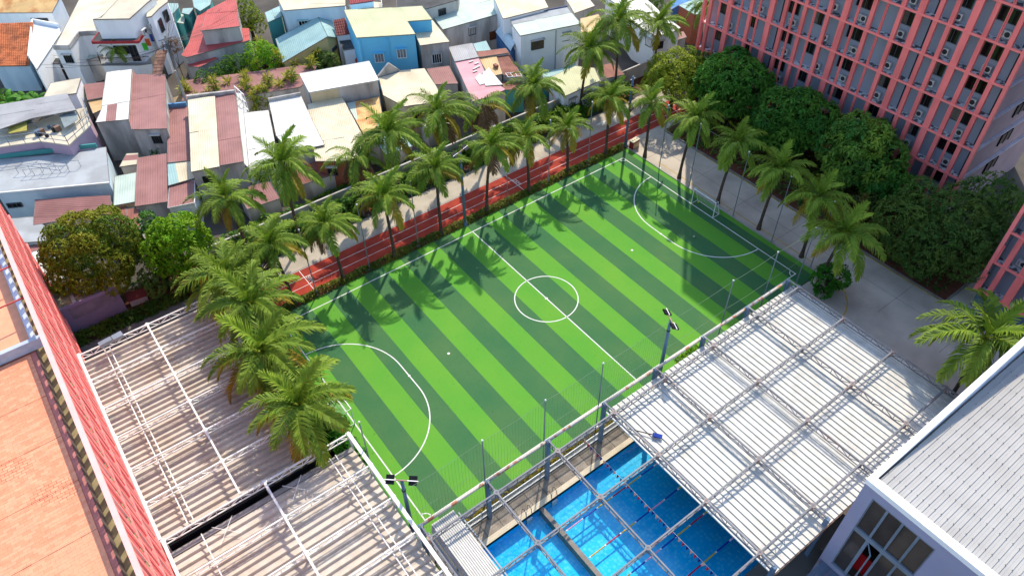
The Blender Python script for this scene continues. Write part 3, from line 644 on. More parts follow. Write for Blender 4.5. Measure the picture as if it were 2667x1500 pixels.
MB().box((gbx+3,wy0-1,wz0-1),(gbx+3.1,wy1+1,wz1)).box((gbx+.31,wy0-1,wz0-.1),(gbx+3,wy1+1,wz0-.02)).box((gbx+.31,wy0-1,7.3),(gbx+3,wy1+1,7.4)).build('room', mat('dim_room', (110,96,84), .6), gh)
rb = thing('red_board', 'red board standing inside the open window of the grey building', 'board', (gbx+.9,-32.9,2.9))
MB().box((0,-.8,-.3),(.08,.8,1.6)).build('panel', mat('red_board_paint', (190,28,34), .8), rb)
# low roof ledge below the window
MB().box((gbx-2.4,-40,2.0),(gbx-.02,-31.4,2.2)).build('ledge_roof', mat('grey_ledge_roof', (120,135,155), .7), gh)
for k in range(14): MB().box((gbx-2.4,-40+k*.6,2.2),(gbx-.1,-39.9+k*.6,2.26)).build('ledge_rib', mat('lilac_sheet', (150,140,160), .7), gh)
# roof outlines in metres
HP = {}
HP['rust'] = [(-27.88,88.11,6.0),(-20.32,82.09,6.0),(-22.4,79.89,5.0),(-28.93,84.98,5.0)]
HP['claytile'] = [(-29.63,80.75,5.2),(-25.2,77.8,5.2),(-28.25,69.25,3.6),(-32.02,72.02,3.6)]
HP['whiteflat'] = [(-25.06,79.39,4.6),(-22.66,75.59,4.6),(-22.9,73.74,4.6),(-27.83,65.29,4.6),(-27.89,68.66,4.6)]
HP['cream'] = [(-18.09,80.31,6.0),(-13.08,76.33,6.0),(-17.93,71.75,6.0),(-18.85,71.64,6.0),(-19.5,66.97,6.0),(-21.41,68.13,6.0),(-23.41,65.1,6.0),(-25.0,66.35,6.0)]
HP['creamslab'] = [(-26.54,69.68,3.2),(-25.94,70.81,3.2),(-23.18,68.51,3.2),(-20.52,71.66,3.2),(-20.05,71.29,3.2),(-22.61,67.42,3.2),(-23.05,66.92,3.2)]
HP['greencanopy'] = [(-20.99,71.13,3.2),(-19.44,70.13,3.2),(-19.98,67.05,3.2),(-23.28,67.23,3.2)]
HP['blockroof'] = [(-14.84,68.97,9.0),(-11.35,66.19,9.0),(-12.99,64.73,9.0),(-16.08,61.67,9.0),(-19.66,64.3,9.0),(-18.71,64.2,9.0)]
HP['redslab'] = [(-20.83,64.36,6.4),(-16.18,60.9,6.4),(-12.81,65.76,6.4),(-14.0,66.39,6.4),(-15.81,63.98,6.4),(-19.5,66.38,6.4)]
HP['balcony'] = [(-20.56,66.23,3.2),(-16.38,63.56,3.2),(-15.06,63.6,3.2),(-15.64,61.08,3.2),(-17.27,61.75,3.2),(-20.87,64.58,3.2)]
HP['narrow'] = [(-12.58,66.93,8.0),(-9.85,67.42,8.0),(-10.18,65.98,8.0),(-11.81,64.66,8.0),(-13.27,63.06,8.0),(-13.9,63.1,8.0)]
HP['teal1'] = [(-8.88,72.77,5.0),(-7.77,71.88,5.0),(-8.12,70.63,5.0),(-9.55,69.04,5.0)]
HP['teal2'] = [(-8.42,72.51,3.6),(-7.37,70.91,3.6),(-8.67,68.49,3.6),(-9.52,69.89,3.6)]
HP['teal3'] = [(-7.5,71.32,4.4),(-6.2,70.55,4.4),(-7.51,68.92,4.4),(-8.11,70.0,4.4)]
HP['teal4'] = [(-5.27,73.66,4.6),(-3.07,71.9,4.6),(-4.13,69.61,4.6),(-5.98,68.55,4.6),(-6.24,70.27,4.6)]
HP['redupper'] = [(-6.07,64.41,6.2),(-1.3,66.36,6.2),(-4.47,57.31,6.2),(-8.88,59.23,6.2)]
HP['redlower'] = [(-6.65,68.2,4.2),(-4.92,69.07,4.2),(-7.45,64.03,4.2),(-3.46,61.1,4.2),(-2.53,60.22,4.2),(-3.8,57.03,4.2),(-9.58,57.47,4.2),(-11.91,57.63,4.2),(-12.31,58.57,4.2),(-10.33,61.31,4.2)]
HP['redsmall'] = [(-11.53,59.61,3.2),(-9.15,59.45,3.2),(-8.42,56.86,3.2),(-11.19,56.25,3.2),(-12.19,57.32,3.2)]
HP['gardenbrown'] = [(-14.05,54.56,3.0),(-6.52,51.41,3.0),(-1.03,49.12,3.0),(0.91,47.68,3.0),(-0.62,45.65,3.0),(-3.09,44.09,3.0),(-9.73,46.5,3.0),(-15.7,49.92,3.0)]
HP['paleblue'] = [(2.74,61.75,6.5),(10.03,55.94,6.5),(8.82,53.58,6.5),(1.69,57.36,6.5)]
HP['tealawning'] = [(0.84,62.53,4.6),(3.26,63.12,4.6),(2.23,60.06,4.6),(-0.06,59.46,4.6)]
HP['gableL'] = [(-0.44,56.86,3.4),(5.56,55.67,5.2),(3.94,49.68,5.2),(-2.43,50.31,3.4)]
HP['gableR'] = [(5.56,55.67,5.2),(8.42,55.07,4.0),(5.71,50.92,4.0),(3.94,49.68,5.2)]
HP['darktile'] = [(6.42,52.88,5.4),(7.97,52.45,5.4),(7.21,49.96,4.4),(5.54,50.7,4.4)]
HP['grayflat'] = [(6.14,51.6,3.6),(7.87,51.32,3.6),(6.7,47.6,3.6),(5.08,48.18,3.6)]
HP['bluehouse'] = [(7.39,51.07,7.2),(15.96,45.78,7.2),(14.91,41.65,7.2),(12.15,43.16,7.2),(11.12,39.62,7.2),(4.96,43.23,7.2)]
HP['blueannex'] = [(13.85,45.66,5.6),(16.58,44.51,5.6),(15.01,38.09,5.6),(11.6,39.52,5.6)]
HP['bigteal'] = [(18.45,49.02,5.0),(25.54,50.07,5.0),(27.78,46.17,5.0),(26.06,41.49,5.0),(16.8,42.43,5.0)]
HP['brownback'] = [(11.0,37.53,3.5),(13.64,36.38,3.5),(12.09,32.11,3.5),(9.82,33.67,3.5)]
HP['creambig'] = [(4.83,38.5,4.0),(7.4,38.11,4.0),(7.66,38.41,4.0),(10.41,36.95,4.0),(9.24,32.56,4.0),(8.07,29.14,4.0),(3.87,30.94,4.0),(3.21,34.56,4.0)]
HP['whitebox'] = [(-3.22,42.79,5.4),(4.78,40.36,5.4),(3.44,35.68,5.4),(-4.22,38.23,5.4)]
HP['whitesheet'] = [(-8.12,41.32,4.2),(-4.56,40.23,4.2),(-5.89,34.74,4.2),(-7.05,29.34,4.2),(-7.97,29.61,4.2),(-10.64,30.8,4.2),(-10.43,34.13,4.2)]
HP['whiteleft'] = [(-11.17,41.46,3.8),(-8.73,40.23,3.8),(-10.67,34.38,3.8),(-12.49,29.55,3.8),(-13.43,30.0,3.8),(-15.14,30.76,3.8),(-12.74,36.94,3.8)]
HP['creamrib'] = [(-4.75,38.33,4.0),(-0.74,37.48,4.0),(-3.07,27.67,4.0),(-5.38,25.15,4.0),(-7.07,25.92,4.0),(-9.07,27.48,4.0)]
HP['rustgreen'] = [(-0.67,36.67,3.4),(3.1,35.58,3.4),(0.88,30.71,3.4),(-0.92,27.59,3.4),(-2.5,28.46,3.4)]
HP['brownstrip'] = [(-17.78,48.26,3.6),(-15.79,47.22,3.6),(-19.41,36.46,3.6),(-21.47,37.49,3.6)]
HP['patchstrip'] = [(-21.45,37.65,3.5),(-19.38,36.61,3.5),(-20.19,33.21,3.5),(-22.75,33.63,3.5)]
HP['brownlow'] = [(-22.49,34.2,3.3),(-20.22,33.09,3.3),(-21.57,29.52,3.3),(-23.99,30.32,3.3)]
HP['whiterib'] = [(-15.72,45.89,5.2),(-13.04,44.49,5.2),(-17.83,30.97,5.2),(-20.43,31.85,5.2)]
HP['brownrib'] = [(-12.96,44.85,5.0),(-10.8,44.04,5.0),(-15.47,30.6,5.0),(-17.71,31.45,5.0)]
HP['whitewall'] = [(-10.49,45.1,4.4),(-9.94,44.67,4.4),(-15.26,30.09,4.4),(-15.34,30.71,4.4),(-15.26,31.5,4.4)]
HP['h7white'] = [(-21.35,57.98,5.2),(-18.63,56.88,5.2),(-19.36,54.75,5.2),(-22.46,45.72,5.2),(-25.53,47.35,5.2),(-24.27,49.65,5.2)]
HP['h7brown'] = [(-18.57,56.06,4.8),(-15.76,53.85,4.8),(-19.59,41.95,4.8),(-22.34,43.9,4.8),(-22.73,44.2,4.8),(-22.32,46.52,4.8),(-18.53,57.66,4.8)]
HP['smallbrown'] = [(-24.05,60.06,3.6),(-21.76,59.11,3.6),(-22.97,55.49,3.6),(-24.7,55.98,3.6)]
HP['smallcream'] = [(-24.67,56.38,3.4),(-22.93,55.89,3.4),(-23.99,53.15,3.4),(-24.99,52.89,3.4)]
HP['whitesmallbox'] = [(-27.28,60.76,4.6),(-24.02,59.86,4.6),(-25.48,56.39,4.6),(-28.73,57.87,4.6)]
HP['mauveroof'] = [(-33.55,55.15,6.6),(-26.55,52.87,6.6),(-26.71,48.57,6.6),(-30.95,49.81,6.6),(-34.61,49.59,6.6)]
HP['mauvedeck'] = [(-35.36,48.57,5.4),(-31.24,46.85,5.4),(-29.02,44.22,5.4),(-26.07,46.8,5.4),(-25.49,50.94,5.4),(-28.11,51.32,5.4),(-31.18,51.13,5.4),(-34.7,52.0,5.4)]
HP['concflat'] = [(-35.96,48.82,4.0),(-28.74,44.8,4.0),(-26.3,44.1,4.0),(-25.86,43.87,4.0),(-27.43,37.14,4.0),(-37.16,42.48,4.0)]
HP['brownawn'] = [(-34.23,40.11,3.2),(-27.97,36.11,3.2),(-28.71,33.82,2.6),(-30.61,35.05,2.6),(-35.37,36.86,2.6)]
HP['lowflat'] = [(-38.25,40.17,2.6),(-35.06,38.3,2.6),(-34.54,36.12,2.6),(-35.08,33.67,2.6),(-39.04,36.0,2.6)]
HP['tealstrip'] = [(-39.19,36.21,2.2),(-35.6,34.27,2.2),(-39.04,34.64,2.2)]
HP['brownstripl'] = [(-35.56,34.24,2.2),(-35.13,34.05,2.2),(-35.5,32.95,2.2),(-37.64,33.27,2.2),(-38.87,34.37,2.2)]
HP['whitehut'] = [(-37.77,32.24,3.0),(-35.65,32.0,3.0),(-36.15,28.41,3.0),(-37.42,28.6,3.0)]
HP['whitestrip'] = [(-35.57,31.5,2.4),(-35.0,30.47,2.4),(-35.17,27.38,2.4),(-35.68,27.32,2.4)]
HP['panelbrown'] = [(-23.67,41.03,3.2),(-20.83,39.92,3.2),(-23.66,31.5,3.2),(-26.51,32.75,3.2)]
HP['palegreen'] = [(-26.61,39.64,2.9),(-24.49,38.94,2.9),(-26.18,33.94,2.9),(-28.16,34.65,2.9)]
HP['brownpatchA'] = [(-28.28,35.12,2.5),(-27.02,34.66,2.5),(-28.41,30.49,2.5),(-28.7,31.98,2.5)]
HP['brownpatchB'] = [(-27.28,33.57,2.7),(-26.22,33.12,2.7),(-27.2,29.59,2.7),(-28.42,30.2,2.7)]
HP['smallpatch'] = [(-25.69,40.93,3.0),(-24.32,42.97,3.0),(-23.25,42.34,3.0),(-24.04,40.22,3.0)]
HP['graypink'] = [(15.38,39.04,4.4),(18.33,38.0,4.4),(16.86,34.51,4.4),(13.89,35.38,4.4)]
HP['pink'] = [(13.99,35.54,4.3),(16.93,34.61,4.3),(15.01,30.05,4.3),(15.0,26.34,4.3),(12.83,26.13,4.3),(10.44,26.6,4.3)]
HP['orangerib'] = [(17.28,35.14,4.0),(19.32,34.15,4.0),(17.18,29.92,4.0),(15.48,30.33,4.0)]
HP['brownribr'] = [(19.43,34.31,3.9),(21.07,33.74,3.9),(18.67,27.81,3.9),(17.17,29.77,3.9)]
HP['ridgebrown'] = [(17.74,36.05,4.2),(21.13,34.56,4.2),(20.76,33.33,4.2),(17.11,34.8,4.2)]
HP['browntail'] = [(16.79,29.6,3.2),(18.82,28.59,3.2),(17.99,26.51,3.2),(15.94,27.89,3.2)]
HP['tealsmall'] = [(18.98,38.78,3.8),(20.77,38.38,3.8),(19.78,35.97,3.8),(18.14,36.8,3.8)]
HP['whitehouse'] = [(22.7,35.24,6.6),(30.78,33.21,6.6),(29.72,30.03,6.6),(21.67,32.23,6.6)]
HP['whitehouseback'] = [(24.23,37.74,6.2),(32.04,35.57,6.2),(31.36,33.86,6.2),(23.18,35.93,6.2)]
HP['creamback'] = [(25.78,43.62,6.6),(30.97,39.48,6.6),(29.38,36.22,6.6),(23.83,37.06,6.6),(22.81,37.32,6.6)]
HP['arch'] = [(23.21,39.64,4.2),(25.22,39.4,4.2),(23.41,34.54,4.2),(21.6,34.16,4.2)]
HP['creamlow'] = [(22.06,27.0,3.0),(26.65,27.3,3.0),(28.12,25.41,3.0),(26.61,22.65,3.0),(20.78,22.55,3.0)]
HP['tealedge'] = [(22.39,28.78,2.8),(27.19,27.92,2.8),(26.46,26.98,2.8),(21.7,27.54,2.8)]
HP['creammid'] = [(36.52,41.49,4.4),(39.02,39.49,4.4),(37.78,36.34,4.4),(34.15,36.38,4.4)]
HP['rustcream'] = [(34.55,35.61,3.8),(37.35,35.1,3.8),(36.4,32.93,3.8),(32.73,30.95,3.8),(31.91,32.41,3.8)]
HP['bigwhite'] = [(39.92,36.62,5.0),(44.12,33.27,5.0),(42.42,28.31,5.0),(41.29,23.65,5.0),(39.05,23.43,5.0),(37.19,24.09,5.0),(37.32,28.09,5.0),(39.29,32.25,5.0)]
HP['brownfar'] = [(40.33,26.24,3.2),(43.68,25.12,3.2),(42.87,23.72,3.2),(39.32,24.2,3.2)]
HP['palefar'] = [(46.9,29.37,4.4),(50.42,29.23,4.4),(51.74,28.18,4.4),(47.49,25.22,4.4),(46.56,26.14,4.4)]
HP['bluefar'] = [(49.96,33.28,3.4),(52.78,31.03,3.4),(51.99,30.48,3.4),(48.69,30.85,3.4),(46.7,30.46,3.4)]
HP['greytop'] = [(16.22,52.77,6.6),(22.97,47.38,6.6),(21.61,45.68,6.6),(16.71,46.01,6.6),(16.66,47.01,6.6),(13.9,48.87,6.6)]
HP['redtiletop'] = [(9.44,53.8,7.4),(12.21,51.6,7.4),(11.59,50.51,7.4),(8.57,51.66,7.4)]
HP['whitetop'] = [(9.05,53.36,6.6),(12.01,52.33,6.6),(12.98,51.31,6.6),(12.3,49.8,6.6),(8.6,51.98,6.6)]
HP['browntrk'] = [(29.09,25.99,2.6),(31.26,25.52,2.6),(30.55,22.41,2.6),(28.19,23.09,2.6)]
# ---------------------------------------------------------------- houses of the town
def clip(poly, ux, uy, lim, keep_less):
    out = []; n = len(poly)
    for i in range(n):
        a, b = poly[i], poly[(i+1) % n]; ua = a[0]*ux+a[1]*uy; ub = b[0]*ux+b[1]*uy
        ia = (ua <= lim) if keep_less else (ua >= lim); ib = (ub <= lim) if keep_less else (ub >= lim)
        if ia: out.append(a)
        if ia != ib:
            t = (lim-ua)/(ub-ua); out.append(tuple(a[k]+(b[k]-a[k])*t for k in range(3)))
    return out
def sheets(parent, poly, edge, m, width=1.05, period=.24, amp=.016, seam=4.2, name='roof_sheet', mats2=None):
    "corrugated sheets over the roof polygon, ribs parallel to the given edge"
    a, b = poly[edge % len(poly)], poly[(edge+1) % len(poly)]; vx, vy = b[0]-a[0], b[1]-a[1]; l = math.hypot(vx, vy); vx, vy = vx/l, vy/l; ux, uy = -vy, vx
    us = [p[0]*ux+p[1]*uy for p in poly]; vs = [p[0]*vx+p[1]*vy for p in poly]
    u = min(us); k = 0; nv = max(1, round((max(vs)-min(vs))/seam)); dv = (max(vs)-min(vs))/nv
    tri = lambda q: amp*abs(((q/period) % 1)*2-1)
    while u < max(us)-.02:
        u1 = min(u+width, max(us))
        if max(us)-u1 < .35: u1 = max(us)
        P = clip(clip(poly, ux, uy, u, False), ux, uy, u1, True)
        for j in range(nv):
            v0, v1 = min(vs)+j*dv, min(vs)+(j+1)*dv
            Q = clip(clip(P, vx, vy, v0, False), vx, vy, v1, True)
            if len(Q) < 3: continue
            mb = MB(); q = math.floor(u/(period/2))*(period/2); dz = .006*((k+j) % 2)+.02*(j % 2)+random.uniform(-.012,.012)
            while q < u1:
                S = clip(clip(Q, ux, uy, max(q, u), False), ux, uy, min(q+period/2, u1), True)
                if len(S) >= 3: mb.poly([(p[0], p[1], p[2]+dz+tri(p[0]*ux+p[1]*uy)) for p in S])
                q += period/2
            if mb.f: mb.build(name, (mats2 or {}).get((k, j), m), parent)
        u = u1; k += 1
def inset(poly, d):
    cx = sum(p[0] for p in poly)/len(poly); cy = sum(p[1] for p in poly)/len(poly); out = []
    for p in poly:
        l = math.hypot(p[0]-cx, p[1]-cy); f = (l-d)/l; out.append((cx+(p[0]-cx)*f, cy+(p[1]-cy)*f, p[2]))
    return out
def drop(poly, dz): return [(p[0], p[1], p[2]-dz) for p in poly]
TRIM = mat('fascia_grey', (150,145,138), .65, .8)
def trim(parent, poly, m=TRIM, h=.1, edges=None, w=.05):
    mb = MB(); n = len(poly)
    for i in range(n):
        if edges is None or i in edges:
            a, b = Vector(poly[i]), Vector(poly[(i+1) % n]); mb.bar(a-Vector((0,0,h*.3)), b-Vector((0,0,h*.3)), w, h)
    mb.build('eave_trim', m, parent)
def walls(parent, poly, m, d=.12, dz=.1, z0=0): MB().prism(drop(inset(poly, d), dz), z0).build('wall', m, parent)
def flat(parent, poly, m, th=.14, name='roof_slab'):
    MB().prism(poly, 0).v; b = MB(); n = len(poly); k = 0
    b.v = [(p[0], p[1], p[2]-th) for p in poly]+[tuple(p) for p in poly]
    for i in range(n): j = (i+1) % n; b.f.append((i, j, n+j, n+i)); b.m.append(0)
    b.f += [tuple(range(n, 2*n)), tuple(range(n-1, -1, -1))]; b.m += [0, 0]; return b.build(name, m, parent)
def parapet(parent, poly, m, edges, h=.5, w=.16):
    n = len(poly)
    for i in edges:
        a, b = Vector(poly[i]), Vector(poly[(i+1) % n]); MB().bar(a+Vector((0,0,h/2)), b+Vector((0,0,h/2)), w, h).build('parapet', m, parent)
def wall_window(parent, poly, edge, s, zc, w_, h_, frame=WHITE, glass=None, off=.0, hood=None, bars=2):
    a, b = Vector(poly[edge]), Vector(poly[(edge+1) % len(poly)]); a.z = b.z = 0; d = (b-a).normalized(); n = Vector((d.y, -d.x, 0))
    c0 = Vector((sum(p[0] for p in poly)/len(poly), sum(p[1] for p in poly)/len(poly), 0))
    if n.dot(a-c0) < 0: n = -n
    o = obj('window', None, parent); c = a+d*s+n*off
    def bx(s0, s1, z0, z1, t0, t1, nm, m, par):
        P = []
        for zz in (z0, z1):
            for ss, tt in ((s0,t0),(s1,t0),(s1,t1),(s0,t1)): P.append(c+d*ss+n*tt+Vector((0,0,zc+zz)))
        q = MB()
        for F in ((3,2,1,0),(4,5,6,7),(0,1,5,4),(1,2,6,5),(2,3,7,6),(3,0,4,7)): q.poly([P[i] for i in F])
        return q.build(nm, m, par)
    e = .07; x, z = w_/2, h_/2
    bx(-x,x,-z,z,-.12,.01,'pane',glass or GLASSD,o)
    bx(-x-e,-x,-z-e,z+e,-.12,.05,'frame',frame,o); bx(x,x+e,-z-e,z+e,-.12,.05,'frame',frame,o); bx(-x,x,z,z+e,-.12,.05,'frame',frame,o); bx(-x-.05,x+.05,-z-e,-z,-.12,.1,'sill',frame,o)
    for k in range(bars): q = -x+w_*(k+1)/(bars+1); bx(q-.025,q+.025,-z,z,.012,.03,'bar',frame,o)
    if hood: bx(-x-.15,x+.15,z+.12,z+.2,-.1,.4,'hood',hood,o)
    return o
# roof and wall finishes
RWHITE = mat('roof_white_sheet', (248,246,238), .68, .6, .05, .5, .03, alt=(215,205,185), altscale=.35, altamt=.35)
RCREAM = mat('roof_cream_sheet', (246,232,200), .68, .6, .06, .5, .04, alt=(215,190,150), altscale=.4, altamt=.4)
RPALE = mat('roof_pale_green_sheet', (214,230,214), .68, .6, .07, .5, .04, alt=(178,196,188), altscale=.4, altamt=.4)
ROLIVE = mat('roof_pale_olive_sheet', (222,222,176), .68, .6, .06, .5, .03, alt=(200,198,150), altscale=.3, altamt=.5)
RAQUA = mat('roof_aqua_sheet', (176,212,208), .68, .6, .07, .5, .04, alt=(150,188,190), altscale=.4, altamt=.5)
RBROWN = mat('roof_brown_sheet', (172,122,116), .76, .65, .10, .6, .05, alt=(152,104,98), altscale=.35, altamt=.6)
RRED = mat('roof_red_sheet', (202,92,88), .78, .6, .08, .6, .05, alt=(178,76,72), altscale=.4, altamt=.5)
RPINK = mat('roof_pink_sheet', (232,160,168), .78, .6, .07, .6, .05, alt=(214,176,176), altscale=.5, altamt=.5)
RGREY = mat('roof_grey_sheet', (186,184,184), .7, .6, .08, .6, .04, alt=(150,146,146), altscale=.4, altamt=.5)
RRUST = mat('roof_rusty_sheet', (240,196,132), .78, .7, .12, .8, .05, alt=(204,130,76), altscale=.7, altamt=.8)
RORANGE = mat('roof_orange_sheet', (242,206,150), .68, .65, .08, .6, .05, alt=(225,170,110), altscale=.5, altamt=.6)
RRUSTB = mat('roof_rust_brown_sheet', (168,108,92), .72, .7, .14, .8, .05, alt=(124,76,62), altscale=.6, altamt=.6)
CLAY = mat('clay_roof_tile', (206,120,76), .76, .8, .16, 3, .1, alt=(136,76,50), altscale=.7, altamt=.7)
DARKTILE = mat('maroon_roof_tile', (140,74,70), .7, .7, .15, 3, .1)
WWHITE = mat('wall_white', (250,250,248), .92, .85, .06, .5, alt=(205,206,206), altscale=.5, altamt=.4, streak=True, alt_rng=(.52,.68))
WGREY = mat('wall_stained_concrete', (206,200,192), .88, .9, .14, .8, alt=(140,134,128), altscale=.7, altamt=.7, streak=True)
WBEIGE = mat('wall_beige', (226,206,166), .8, .88, .08, .6, alt=(176,152,112), altscale=.6, streak=True)
WYELL = mat('wall_yellow', (232,206,142), .76, .88, .06, .6, alt=(200,170,110), altscale=.6, streak=True)
WBLUE = mat('wall_sky_blue', (112,196,230), .95, .8, .05, .4, alt=(92,174,214), altscale=.4, altamt=.5, streak=True)
WPALEB = mat('wall_pale_blue', (212,230,238), .9, .85, .05, .5, alt=(160,186,200), altscale=.5, altamt=.5, streak=True)
WTEAL = mat('wall_teal', (90,170,165), .75, .85, .08, .6)
WBRICK = mat('wall_brick', (176,104,80), .7, .9, .2, 6)
WMAUVE = mat('wall_mauve', (206,178,196), .76, .85, .05, .5, alt=(186,158,176), altscale=.5, streak=True)
SLABC = mat('flat_roof_cream', (242,230,204), .68, .85, .07, .6, alt=(205,190,165), altscale=.35, altamt=.5)
SLABG = mat('flat_roof_grey', (196,200,202), .72, .88, .08, .6, alt=(160,160,158), altscale=.4, altamt=.5)
SLABD = mat('flat_roof_dark', (98,98,98), .6, .9, .2, .8, alt=(60,60,60), altscale=.5)
GR = 'houses of the dense town'
def house(label, roofs, wallm, cat='house', group=GR, name='house'):
    t = thing(cat.replace('-','_').replace(' ','_'), label, cat, group=group)
    t['roofkeys'] = ' '.join(r[0] for r in roofs)
    for r in roofs:
        key, edge, rm = r[:3]; P = HP[key]; opt = r[3] if len(r) > 3 else {}
        if opt.get('wall', True): walls(t, P, opt.get('wm', wallm), z0=opt.get('z0', 0))
        if edge is None: flat(t, P, rm)
        else: sheets(t, P, edge, rm, mats2=opt.get('m2'), width=opt.get('width', 1.05), period=opt.get('period', .24), amp=opt.get('amp', .016), seam=opt.get('seam', 4.2))
        if opt.get('trim', True): trim(t, P, opt.get('tm', TRIM))
    return t
def tiled(t, P, m, edge, step=.34, w=.3, col='roof_tile', maxn=300):
    "curved clay tiles in courses; the nearest ones singly, the rest joined"
    a, b = Vector(P[edge]), Vector(P[(edge+1) % 4]); d_, c_ = Vector(P[(edge+3) % 4]), Vector(P[(edge+2) % 4])
    nu = max(1, round((b-a).length/w)); nv = max(1, round((d_-a).length/step)); rest = MB(); lst = []
    for j in range(nv):
        for i in range(nu):
            def pt(u, v): return (a.lerp(b, u)).lerp(d_.lerp(c_, u), v)
            u0, u1, v0, v1 = i/nu, (i+1)/nu, j/nv, (j+1.12)/nv; um = (u0+u1)/2; h0, h1 = .02, .055; arc = .07
            jz = random.uniform(0, .015)
            Z = Vector((0,0,1)); q = MB() if len(lst) < maxn else rest
            A = [pt(u0,v0)+Z*h0, pt((u0+um)/2,v0)+Z*(h0+arc*.8), pt(um,v0)+Z*(h0+arc), pt((u1+um)/2,v0)+Z*(h0+arc*.6), pt(u1,v0)+Z*h0]
            B = [p+(pt(u0,v1)-pt(u0,v0))+Z*(h1-h0+jz) for p in A]
            for k in range(4): q.poly([A[k], A[k+1], B[k+1], B[k]])
            q.poly(B+[pt(u1,v1), pt(u0,v1)])
            if q is not rest: lst.append(1); q.build(col, m, t)
    if rest.f: rest.build('more_'+col+'s', m, t, kind='stuff')
t = house('house with bright rust orange metal roof and shaded grey front under it', [('rust',1,RRUST)], WWHITE); 
P = HP['rust']; wall_window(t, P, 2, 2.2, 3.6, 2.2, 1.1, FRAME)
t = thing('house', 'house with rows of weathered orange clay tiles', 'house', group=GR); walls(t, HP['claytile'], WPALEB); tiled(t, HP['claytile'], CLAY, 0); trim(t, HP['claytile'])
t = house('narrow white flat roofed house wedged beside the orange tiled roof', [('whiteflat',None,mat('flat_roof_white',(236,240,244),.8,.8,.05,.6))], WWHITE); parapet(t, HP['whiteflat'], WWHITE, (0,4), .5)
t = house('long house with huge cream flat roof and stained grey front parapet', [('cream',None,SLABC),('creamslab',None,SLABD)], WWHITE)
parapet(t, HP['cream'], WGREY, (4,5,6), .5, .14); P = HP['creamslab']; wall_window(t, P, 6, 1.75, 1.4, 1.5, 1.7, mat('brown_door_frame',(110,70,55),.8)); wall_window(t, P, 6, 1.8, 2.75, 1.3, .3, FRAME, bars=3)
t = house('pale green flat canopy roof between the cream roof and the red edged balcony', [('greencanopy',1,RPALE)], WGREY, 'canopy')
t = house('two storey white house with red edged slab over its balcony', [('blockroof',None,SLABC,{'z0':3.2}),('redslab',None,SLABD,{'wall':False}),('balcony',None,SLABG)], WWHITE)
trim(t, HP['redslab'], mat('red_slab_edge',(176,62,66),.8), .34, None, .12); P = HP['redslab']; IN = inset(P, .9); walls(t, IN, WWHITE, 0, .2, 3.2)
wall_window(t, IN, 0, 2.3, 5.0, 1.7, 1.0, FRAME, bars=3); wall_window(t, IN, 0, 3.7, 4.5, .9, 2.0, FRAME, bars=1); wall_window(t, IN, 1, 1.6, 4.7, .9, 2.0, FRAME, bars=1)
B_ = HP['balcony']; rl = MB()
for i in (3,4,5):
    a, b = Vector(B_[i]), Vector(B_[(i+1) % 6]); rl.bar(a+Vector((0,0,.95)), b+Vector((0,0,.95)), .06); nn = int((b-a).length/.16)
    for k in range(nn+1): p = a.lerp(b, k/max(nn,1)); rl.bar(p, p+Vector((0,0,.95)), .03)
rl.build('balcony_railing', mat('brown_railing',(92,62,58),.8), t)
for i, (k, zz) in enumerate(((.35,7.6),(.75,7.5))):
    p = Vector(HP['blockroof'][2]).lerp(Vector(HP['blockroof'][3]), k); ac_unit((p.x+.42,p.y-.25,6.5), f'white air conditioner on the red edged slab, {["farther","nearer"][i]} of the two along its wall', 'air conditioners on the red edged slab', 2.3)
for i, c in enumerate(((70,190,60),(235,110,60),(60,90,160))):
    p = Vector(HP['redslab'][1]).lerp(Vector(HP['redslab'][2]), .25+.2*i)
    MB().box((-.02,-.3,-.9),(.02,.3,0)).box((-.05,-.32,0),(.05,.32,.04)).build('shirt', mat(f'laundry_{i}', c, .85), None, loc=(p.x-.2,p.y-.5,5.6), rz=.9, label=f'{["bright green","orange","blue"][i]} washing hung at the corner of the red edged balcony', cat='laundry')
t = house('narrow white house with two tall dark windows above the alley wires', [('narrow',None,SLABC)], WWHITE); P = HP['narrow']; wall_window(t, P, 3, .75, 6.1, .8, 1.5, FRAME); wall_window(t, P, 2, 1.2, 6.6, .8, 1.3, FRAME)
for k, lb in (('teal1','small aqua awning roof next to the narrow white house'),('teal2','small pale green awning tilted over the alley'),('teal3','aqua awning roof behind the tangle of alley wires'),('teal4','teal walled house with aqua roof at the far alley end')):
    house(lb, [(k,1,RAQUA if k != 'teal2' else RPALE)], WTEAL, 'awning' if k != 'teal4' else 'house', 'aqua roofs by the alley')
t = house('red metal roofed house with a raised upper roof beside the alley', [('redlower',1,RRED),('redupper',3,RRED,{'z0':3.5}),('redsmall',4,RRED)], WGREY)
house('long low brown roof behind the row of dracaena plants', [('gardenbrown',0,RBROWN)], WGREY)
t = house('pale blue house with cream roof and one hooded window', [('paleblue',0,RCREAM)], WPALEB); wall_window(t, HP['paleblue'], 2, 5.9, 4.5, 1.1, .8, WHITE, hood=RAQUA)
house('aqua awning on posts beside the pale blue house', [('tealawning',1,RAQUA)], WTEAL, 'awning', 'aqua roofs by the alley')
t = house('gabled house with aqua roof and yellow end wall', [('gableL',3,RAQUA,{'wall':False,'seam':9}),('gableR',2,RAQUA,{'wall':False,'seam':9})], WYELL)
L_, G_ = HP['gableL'], HP['gableR']; gw = [L_[0], L_[1], G_[1], G_[2], L_[2], L_[3]]; MB().prism(drop(inset(gw, .2), .12), 0).build('wall', WYELL, t)
wall_window(t, gw, 3, .9, 2.9, 1.0, .3, FRAME, off=-.1)
t = thing('house', 'small house with dark maroon tiles between the aqua gable and the blue house', 'house', group=GR); walls(t, HP['darktile'], WWHITE); tiled(t, HP['darktile'], DARKTILE, 0, .4, .28); trim(t, HP['darktile'], WHITE)
